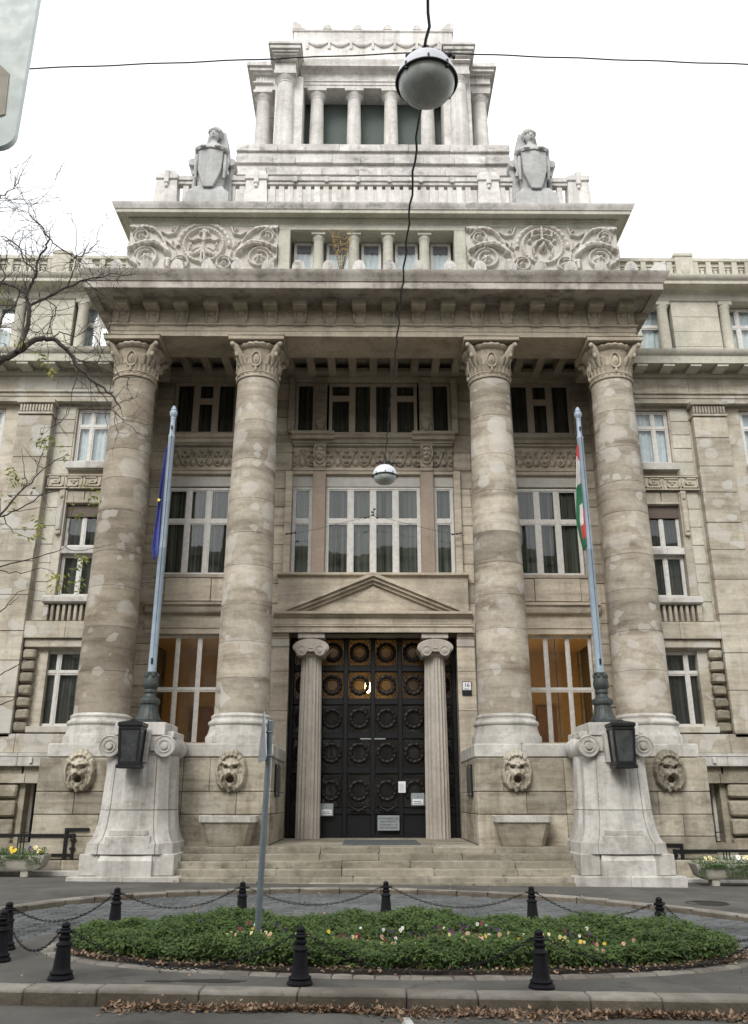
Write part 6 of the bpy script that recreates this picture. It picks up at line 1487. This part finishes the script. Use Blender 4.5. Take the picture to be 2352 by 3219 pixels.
# ------------------------------------------------------------------ planters with trailing plants, railings
def planter(cx, cy, label, plabel, s):
    t = thing('concrete_planter', label, 'planter', (cx, cy, gz(cx)), 'concrete planters before the wings'); g_ = gz(cx) + .01
    def oc(w, d, z): return [(cx - w, cy - d, z), (cx + w, cy - d, z), (cx + w, cy + d, z), (cx - w, cy + d, z)]
    MB().loft([oc(.72, .16, g_ + .13), oc(.86, .22, g_ + .20), oc(.93, .26, g_ + .40), oc(.95, .27, g_ + .47), oc(.88, .21, g_ + .47), oc(.86, .19, g_ + .40)]).obj('planter_trough', 'concrete', t)
    for k in (-1, 1): MB().cbox(cx + k * .48 - .09, cx + k * .48 + .09, cy - .14, cy + .14, g_ - .02, g_ + .14, .015).obj('planter_foot', 'concrete', t)
    n = 2600; x = rng.uniform(cx - .9, cx + .9, n); y = cy + rng.normal(size=n) * .13; hang = rng.random(n) < (.5 if s > 0 else .3)
    z = g_ + .44 + rng.random(n) * .20 * np.clip(1.2 - np.abs(y - cy) * 3, .1, 1); clump = (np.sin(x * 6 + s) > -.2)
    y = np.where(hang, cy - .26 - rng.random(n) * .06, y); z = np.where(hang, g_ + .48 - rng.random(n) * (.30 if s > 0 else .22) * np.where(clump, 1, .25), z)
    C_ = np.stack([x, y, z], 1); T_ = unit(np.stack([rng.normal(size=n), rng.normal(size=n) - .4, rng.normal(size=n) * .6], 1)); Nn = unit(np.stack([rng.normal(size=n) * .5, -np.ones(n) * .4, np.ones(n)], 1))
    p = thing('planter_plants', plabel, 'plants', (cx, cy, g_ + .45))
    stuff(leaf_mesh('foliage', C_, Nn, T_, rng.uniform(.03, .06, n), rng.uniform(.016, .03, n), rng.random(n), 'trail', p))
    for q in range(11):
        x = cx + R.uniform(-.85, .85); nm = R.choice(('yellow', 'yellow', 'cream', 'purple')) if s < 0 else R.choice(('cream', 'cream', 'purple', 'white'))
        place('bloom', PM[nm], p, (x, cy - R.uniform(.0, .2), g_ + .58 + R.uniform(-.03, .06)), (rad(R.uniform(-30, 5)), 0, rad(R.uniform(-30, 30))), [R.uniform(.045, .06)] * 3)
planter(-8.78, 21.95, 'concrete planter trough before the left wing', 'yellow pansies and trailing plants in the left planter', -1)
planter(8.45, 21.55, 'concrete planter trough before the right wing', 'cream flowers and trailing plants in the right planter', 1)
def rail(s, label):
    t = thing('iron_railing', label, 'railing', (s * 8.5, 22.7, gz(s * 8.5)), 'black iron railings before the wings'); g_ = gz(s * 8.4); y = 22.72; zt = .86 + g_ * 2.2; zb = .34 + g_ * 2.2
    MB().cbox(s * 7.48, s * 13, y - .025, y + .025, zt - .10, zt - .03, .005).obj('top_rail', 'iron', t); MB().cbox(s * 7.48, s * 13, y - .02, y + .02, zb - .03, zb + .03, .005).obj('bottom_rail', 'iron', t)
    fr = MB().cbox(s * 7.66, s * 7.74, y - .035, y + .035, g_ - .1, zt + .10, .006); fr.cbox(s * 7.14, s * 7.74, y - .03, y + .03, zt + .04, zt + .11, .005); fr.obj('end_post', 'iron', t)
    h = MB().cbox(s * 7.48, s * 7.54, y - .03, y + .03, zb - .1, zt - .02, .005); h.cbox(s * 7.44, s * 7.58, y - .04, y + .04, zb + .12, zb + .18, .005); h.cbox(s * 7.44, s * 7.58, y - .04, y + .04, zb + .32, zb + .38, .005); h.obj('hinge_post', 'iron', t)
    for k in range(3): MB().cbox(s * (8.72 + k * .075), s * (8.745 + k * .075), y - .014, y + .014, zb, zt - .03, .003).obj('bar', 'iron', t)
    MB().cbox(s * 9.4, s * 9.46, y - .03, y + .03, g_ - .1, zt, .005).obj('post', 'iron', t)
rail(-1, 'black iron railing before the left wing'); rail(1, 'black iron railing before the right wing')
for s in (-1, 1):
    k0 = struct(MB().box(s * 7.05, s * 14, 22.5, 24.4, gz(s * 9) - .1, gz(s * 9) + .06).obj('area_floor', 'podium'))
    for q in range(5): MB().cbox(s * (7.06 + 1.4 * q + .004), s * (8.46 + 1.4 * q - .004), 22.28, 22.5, gz(s * 9) - .12, gz(s * 9) + .10, .02).obj('area_kerb_stone', 'white', k0)

# ------------------------------------------------------------------ sign post in the bed, sign panel at the top left corner
t = thing('sign_post', 'grey steel sign post standing in the hedge, sign seen edge-on', 'sign post', (-1.52, 11.6, 0))
MB().tube([(-1.53, 11.6, -.05), (-1.495, 11.6, 1.4), (-1.46, 11.6, 2.80)], .040, 20).obj('post', 'galv', t)
MB().lathe([(.042, 2.80), (.038, 2.815), (.0, 2.822)], -1.46, 11.6, 20, cap=False).obj('post_cap', 'galv', t)
tri = []
for a in (90, 210, 330):
    for k in range(5): b = rad(a - 50 + 25 * k); tri.append((.36 * math.cos(rad(a)) + .05 * math.cos(b), .36 * math.sin(rad(a)) + .05 * math.sin(b)))
nx_, ny_ = math.cos(rad(15)), math.sin(rad(15))            # panel faces left and slightly away from the viewer
def sp_(u, v, d): return (-1.545 + u * math.sin(rad(15)) * 1 - d * nx_, 11.6 - u * math.cos(rad(15)) - d * ny_ * -1, 2.52 + v)
m = MB(); n = len(tri); m.add([sp_(u, v, 0) for u, v in tri] + [sp_(u, v, .012) for u, v in tri], [tuple(range(n)), tuple(range(n, 2 * n))[::-1]] + [(i, (i + 1) % n, n + (i + 1) % n, n + i) for i in range(n)]); m.obj('sign_panel', 'signback', t)
for z in (2.36, 2.66): MB().torus((-1.475, 11.6, z), .05, .010, 18, 6, 'z').obj('clamp', 'galv', t); MB().cbox(-1.56, -1.50, 11.585, 11.615, z - .012, z + .012, .003).obj('bracket', 'galv', t)
t = thing('street_sign', 'pale white and green sign panel cut off at the top left corner', 'sign', (-2.3, 3.0, 0))
m = MB(); w, h = 1.0, 1.5; pts = []
for cx, cz, a0 in ((-1.80, 4.58, -90), (-1.80, 5.98, 0), (-2.70, 5.98, 90), (-2.70, 4.58, 180)):
    for k in range(6): a = rad(a0 + 18 * k); pts.append((cx + .075 * math.cos(a), cz + .075 * math.sin(a)))
m.ex(pts, 3.0, 3.03, 'y').obj('sign_panel', 'signw', t)
MB().ex([(-1.795, 4.91), (-1.783, 4.68), (-2.02, 4.58), (-2.2, 4.80), (-2.0, 5.12)], 2.994, 2.999, 'y').obj('yellow_patch', 'signy', t)
MB().tube([(-2.3, 3.09, -.15), (-2.3, 3.09, 6.05)], .045, 16).obj('post', 'galv', t)
# ------------------------------------------------------------------ bare tree on the left
LIMBS = [
 ([(-6.43,12.2,8.29),(-6.16,12.28,8.56),(-5.93,12.36,8.78),(-5.69,12.43,9.05),(-5.45,12.51,9.11),(-5.21,12.59,8.94),(-5.0,12.67,8.63),(-4.78,12.74,8.44),(-4.46,12.82,8.23),(-4.31,12.9,8.02)],.085,.012),
 ([(-5.91,12.3,8.74),(-5.86,12.33,9.02),(-5.84,12.37,9.42),(-5.88,12.4,9.67)],.06,.042),
 ([(-5.88,12.4,9.67),(-5.68,12.5,9.87),(-5.36,12.6,10.18),(-5.14,12.7,10.38),(-4.85,12.8,10.51),(-4.62,12.9,10.71)],.034,.008),
 ([(-5.88,12.4,9.67),(-5.93,12.37,9.86),(-5.87,12.34,10.05),(-5.79,12.31,10.25),(-5.8,12.28,10.47),(-5.69,12.25,10.66),(-5.61,12.22,10.88),(-5.71,12.19,11.0),(-5.81,12.16,11.14),(-5.92,12.13,11.22),(-6.04,12.1,11.51)],.036,.008),
 ([(-5.94,12.4,9.88),(-6.15,12.47,10.06),(-6.4,12.53,10.18),(-6.63,12.6,10.3)],.03,.012),
 ([(-5.61,12.2,10.87),(-5.44,12.25,10.72),(-5.19,12.3,10.56),(-4.99,12.35,10.68),(-4.83,12.4,10.99)],.016,.006),
 ([(-5.79,12.3,10.24),(-6.01,12.28,10.46),(-6.13,12.25,10.74),(-6.33,12.22,10.88),(-6.51,12.2,10.95)],.018,.007),
 ([(-6.12,12.2,8.52),(-6.26,12.25,9.04),(-6.22,12.3,9.45),(-6.07,12.35,9.66),(-6.06,12.4,9.91)],.035,.012),
 ([(-5.45,12.5,9.1),(-5.37,12.55,9.27),(-5.11,12.6,9.2),(-4.96,12.65,9.36),(-4.79,12.7,9.34)],.016,.006),
 ([(-5.72,12.6,9.93),(-5.5,12.6,9.78),(-5.56,12.6,9.51),(-5.51,12.6,9.17)],.012,.008),
 ([(-5.22,12.6,8.94),(-5.1,12.7,8.85),(-4.81,12.8,8.8),(-4.48,12.9,8.65),(-4.26,13.0,8.65)],.018,.006),
 ([(-4.8,12.8,8.47),(-4.54,12.87,8.13),(-4.35,12.93,7.91),(-4.1,13.0,7.7)],.012,.005),
 ([(-5.01,12.7,8.64),(-5.08,12.7,8.29),(-5.09,12.7,7.92)],.012,.006),
 ([(-5.36,12.6,10.18),(-5.25,12.57,10.56),(-5.28,12.53,10.92),(-5.29,12.5,11.29)],.015,.005),
 ([(-5.14,12.7,10.38),(-4.96,12.77,10.26),(-4.65,12.83,10.06),(-4.39,12.9,9.89)],.014,.005),
 ([(-6.58,12.5,9.94),(-6.4,12.5,10.29),(-6.53,12.5,10.56)],.02,.012),
 ([(-7.2,12.0,10.4),(-6.46,12.0,11.53),(-6.35,12.0,11.67),(-6.21,12.0,11.83)],.02,.006),
 ([(-7.0,12.0,10.9),(-6.55,12.0,11.51),(-6.46,12.0,11.48),(-6.2,12.0,11.44)],.014,.004),
 ([(-5.61,11.6,5.55),(-5.54,11.75,5.74),(-5.29,11.9,6.24),(-5.11,12.05,6.6),(-4.83,12.2,6.91)],.026,.006),
 ([(-5.51,11.7,5.7),(-5.28,11.8,5.86),(-5.01,11.9,6.13),(-4.7,12.0,6.26),(-4.54,12.1,6.34)],.016,.005),
 ([(-5.47,11.6,4.91),(-5.4,11.72,4.96),(-5.01,11.85,5.12),(-4.72,11.97,5.26),(-4.56,12.1,5.44)],.016,.005),
 ([(-5.4,11.7,4.9),(-5.13,11.77,4.87),(-4.88,11.83,4.97),(-4.71,11.9,4.93)],.01,.004),
 ([(-5.29,11.9,6.24),(-5.38,11.95,6.61),(-5.47,12.0,6.91)],.01,.004),
 ([(-5.21,12.0,6.43),(-5.2,12.05,6.69),(-5.15,12.1,7.09)],.01,.005),
 ([(-5.5,11.8,5.74),(-5.35,11.85,5.5),(-5.12,11.9,5.44)],.01,.004),
 ([(-5.33,11.6,4.2),(-5.22,11.7,4.41),(-5.12,11.8,4.53)],.014,.004),
 ([(-5.26,11.6,3.35),(-5.08,11.7,3.49),(-4.89,11.8,3.69)],.012,.004),
 ([(-5.21,11.6,2.99),(-4.96,11.7,3.09),(-4.87,11.8,3.26)],.012,.004)]
LEAFS = [(-5.36,7.13),(-5.22,7.13),(-5.12,7.15),(-4.98,7.03),(-5.58,6.62),(-5.5,6.47),(-4.47,6.32),(-4.39,6.19),(-4.55,5.98),(-5.15,5.87),(-5.08,5.74),(-5.15,5.64),(-4.43,5.25),(-4.36,5.2),(-4.59,4.94),(-4.53,4.84),(-4.77,4.96),(-4.34,4.9),(-5.67,6.23),(-5.58,6.58),(-5.49,8.68),(-5.42,8.58),(-5.33,8.41),(-6.34,9.8),(-5.7,8.88)]
TR = thing('bare_tree', 'bare tree reaching in from the left with a few yellowing leaves', 'tree', (-7.9, 12.0, gz(-7.9)))
tk = MB().tube([(-7.9, 12.0, -.1), (-7.88, 12.0, .5), (-7.85, 12.02, 2.5), (-7.75, 12.05, 5.0), (-7.55, 12.1, 6.9), (-7.5, 12.2, 8.6), (-7.7, 12.3, 11.0), (-7.6, 12.3, 13.0)], [.30, .21, .18, .16, .14, .10, .06, .02], 14)
TKO = tk.obj('trunk', 'bark', TR)
lb = MB(); tw = MB()
def walk(p, d, L, r, depth):
    pts = [p.copy()]; n = max(3, int(L / .07)); dd = d.copy()
    for i in range(n):
        dd = (dd + Vector((R.gauss(0, .23), R.gauss(0, .2), R.gauss(.05, .22)))).normalized(); pts.append(pts[-1] + dd * (L / n))
        if depth and R.random() < .30: walk(pts[-1], (dd + Vector((R.gauss(0, .8), R.gauss(0, .5), R.gauss(.1, .8)))).normalized(), L * R.uniform(.35, .7), r * .7, depth - 1)
    tw.tube(pts, [max(.0016, r * (1 - .7 * i / n)) for i in range(n + 1)], 4)
def limb(pts, r0, r1, m):
    P = [Vector(p) for p in pts]; Q = []
    for i in range(len(P) - 1):
        for k in range(4):
            q = P[i].lerp(P[i + 1], k / 4)
            if k: q += Vector((R.gauss(0, .012), R.gauss(0, .012), R.gauss(0, .012)))
            Q.append(q)
    Q.append(P[-1]); n = len(Q); m.tube(Q, [r0 + (r1 - r0) * i / (n - 1) for i in range(n)], 8); return Q
for pts, r0, r1 in LIMBS:
    Q = limb(pts, r0 * .78, r1 * .8, lb)
    for i in range(2, len(Q)):
        if R.random() < (.55 if Q[i].z > 7.4 else .12):
            d = (Q[i] - Q[i - 1]).normalized(); walk(Q[i], (d + Vector((R.gauss(0, .8), R.gauss(0, .5), R.gauss(.15, .9)))).normalized(), R.uniform(.35, .95), .0068, 2 if Q[i].z > 7.4 else 0)
for a, b, r0, r1 in (((-7.55, 12.1, 6.9), (-6.43, 12.2, 8.29), .12, .085), ((-7.72, 12.05, 5.2), (-5.61, 11.6, 5.55), .04, .026), ((-7.75, 12.05, 4.6), (-5.47, 11.6, 4.91), .035, .016), ((-7.5, 12.2, 8.6), (-6.58, 12.5, 9.94), .05, .02), ((-7.6, 12.3, 10.0), (-7.2, 12.0, 10.4), .04, .02), ((-7.2, 12, 10.4), (-7.0, 12, 10.9), .02, .014), ((-7.8, 12, 3.4), (-5.33, 11.6, 4.2), .03, .014), ((-7.8, 12, 2.9), (-5.26, 11.6, 3.35), .03, .012), ((-7.8, 12, 2.7), (-5.21, 11.6, 2.99), .03, .012), ((-7.55, 12.3, 9.2), (-6.63, 12.6, 10.3), .03, .012)):
    mid = tuple((a[i] + b[i]) / 2 + (.12 if i == 2 else 0) for i in range(3)); limb([a, mid, b], r0, r1, lb)
lb.obj('limbs', 'bark', TKO); stuff(tw.obj('twigs', 'bark', TR))
C_ = []; T_ = []; N_ = []
for x, z in LEAFS:
    ax = Vector((R.gauss(0, .5), R.gauss(0, .4), R.uniform(-1, -.2))).normalized()
    for k in range(9):
        c = Vector((x, 12.0 + R.uniform(-.1, .3), z)) + ax * (.028 * k) ; side = ax.cross(Vector((0, 1, 0))).normalized() * (1 if k % 2 else -1)
        C_.append(tuple(c)); T_.append(tuple(side + ax * .5)); N_.append((R.gauss(0, .4), -1, R.gauss(0, .4)))
C_ = np.array(C_); n = len(C_); CR = leaf_mesh('crown_leaves', C_, unit(np.array(N_)), unit(np.array(T_)), rng.uniform(.07, .11, n), rng.uniform(.025, .035, n), np.repeat(rng.random(len(LEAFS)), 9), 'ashleaf', TR)
stuff(CR)
# small self-sown yellow shrub on the cornice, moss on the left capital
SHB = thing('yellow_seedling', 'small yellow self-sown shrub on the cornice before the attic loggia', 'shrub', (-1.02, 22.35, 17.08))
sg = MB()
for k in range(7):
    a = R.uniform(0, 6.28); h = R.uniform(.9, 1.75); sg.tube([(-1.02, 22.4, 17.05), (-1.02 + .12 * math.cos(a), 22.4 + .06 * math.sin(a), 17.05 + h * .5), (-1.02 + .34 * math.cos(a), 22.4 + .15 * math.sin(a), 17.05 + h)], [.012, .008, .004], 5)
sg.obj('stem', 'bark', SHB)
n = 420; h = rng.random(n) ** .8; a = rng.random(n) * 6.28; C_ = np.stack([-1.02 + .36 * h * np.cos(a), 22.4 + .2 * h * np.sin(a), 17.1 + 1.75 * h], 1)
leaf_mesh('crown', C_, unit(rng.normal(size=(n, 3))), unit(rng.normal(size=(n, 3))), rng.uniform(.05, .08, n), rng.uniform(.02, .04, n), .55 + .45 * rng.random(n), 'yleaf' if 'yleaf' in M else 'ashleaf', SHB)

# ------------------------------------------------------------------ the houses across the street, behind the photographer (they shade the street and show in the panes)
OB = thing('opposite_house', 'plain stone house across the street behind the photographer', 'building', (0, -15, 0))
W = MB(); W.box(-60, 60, -24, -15, -.3, 21.0); W.box(-60, 60, -24.2, -14.4, 21.0, 21.7); WO = W.obj('wall', 'wing', OB)
wn_ = MB().cbox(-.65, .65, -.06, .04, 0, 2.2, .02).mesh('window', ['wframe']); gl_ = MB().box(-.55, .55, -.07, -.06, .1, 2.1)
for k in range(-9, 10):
    for z in (1.2, 5.0, 8.8, 12.4, 16.0, 18.4):
        w = place('window', wn_, OB, (k * 3.2, -14.99, z), (0, 0, math.pi))
for o in list(bpy.data.objects):
    if '_w' in o.keys(): del o['_w']
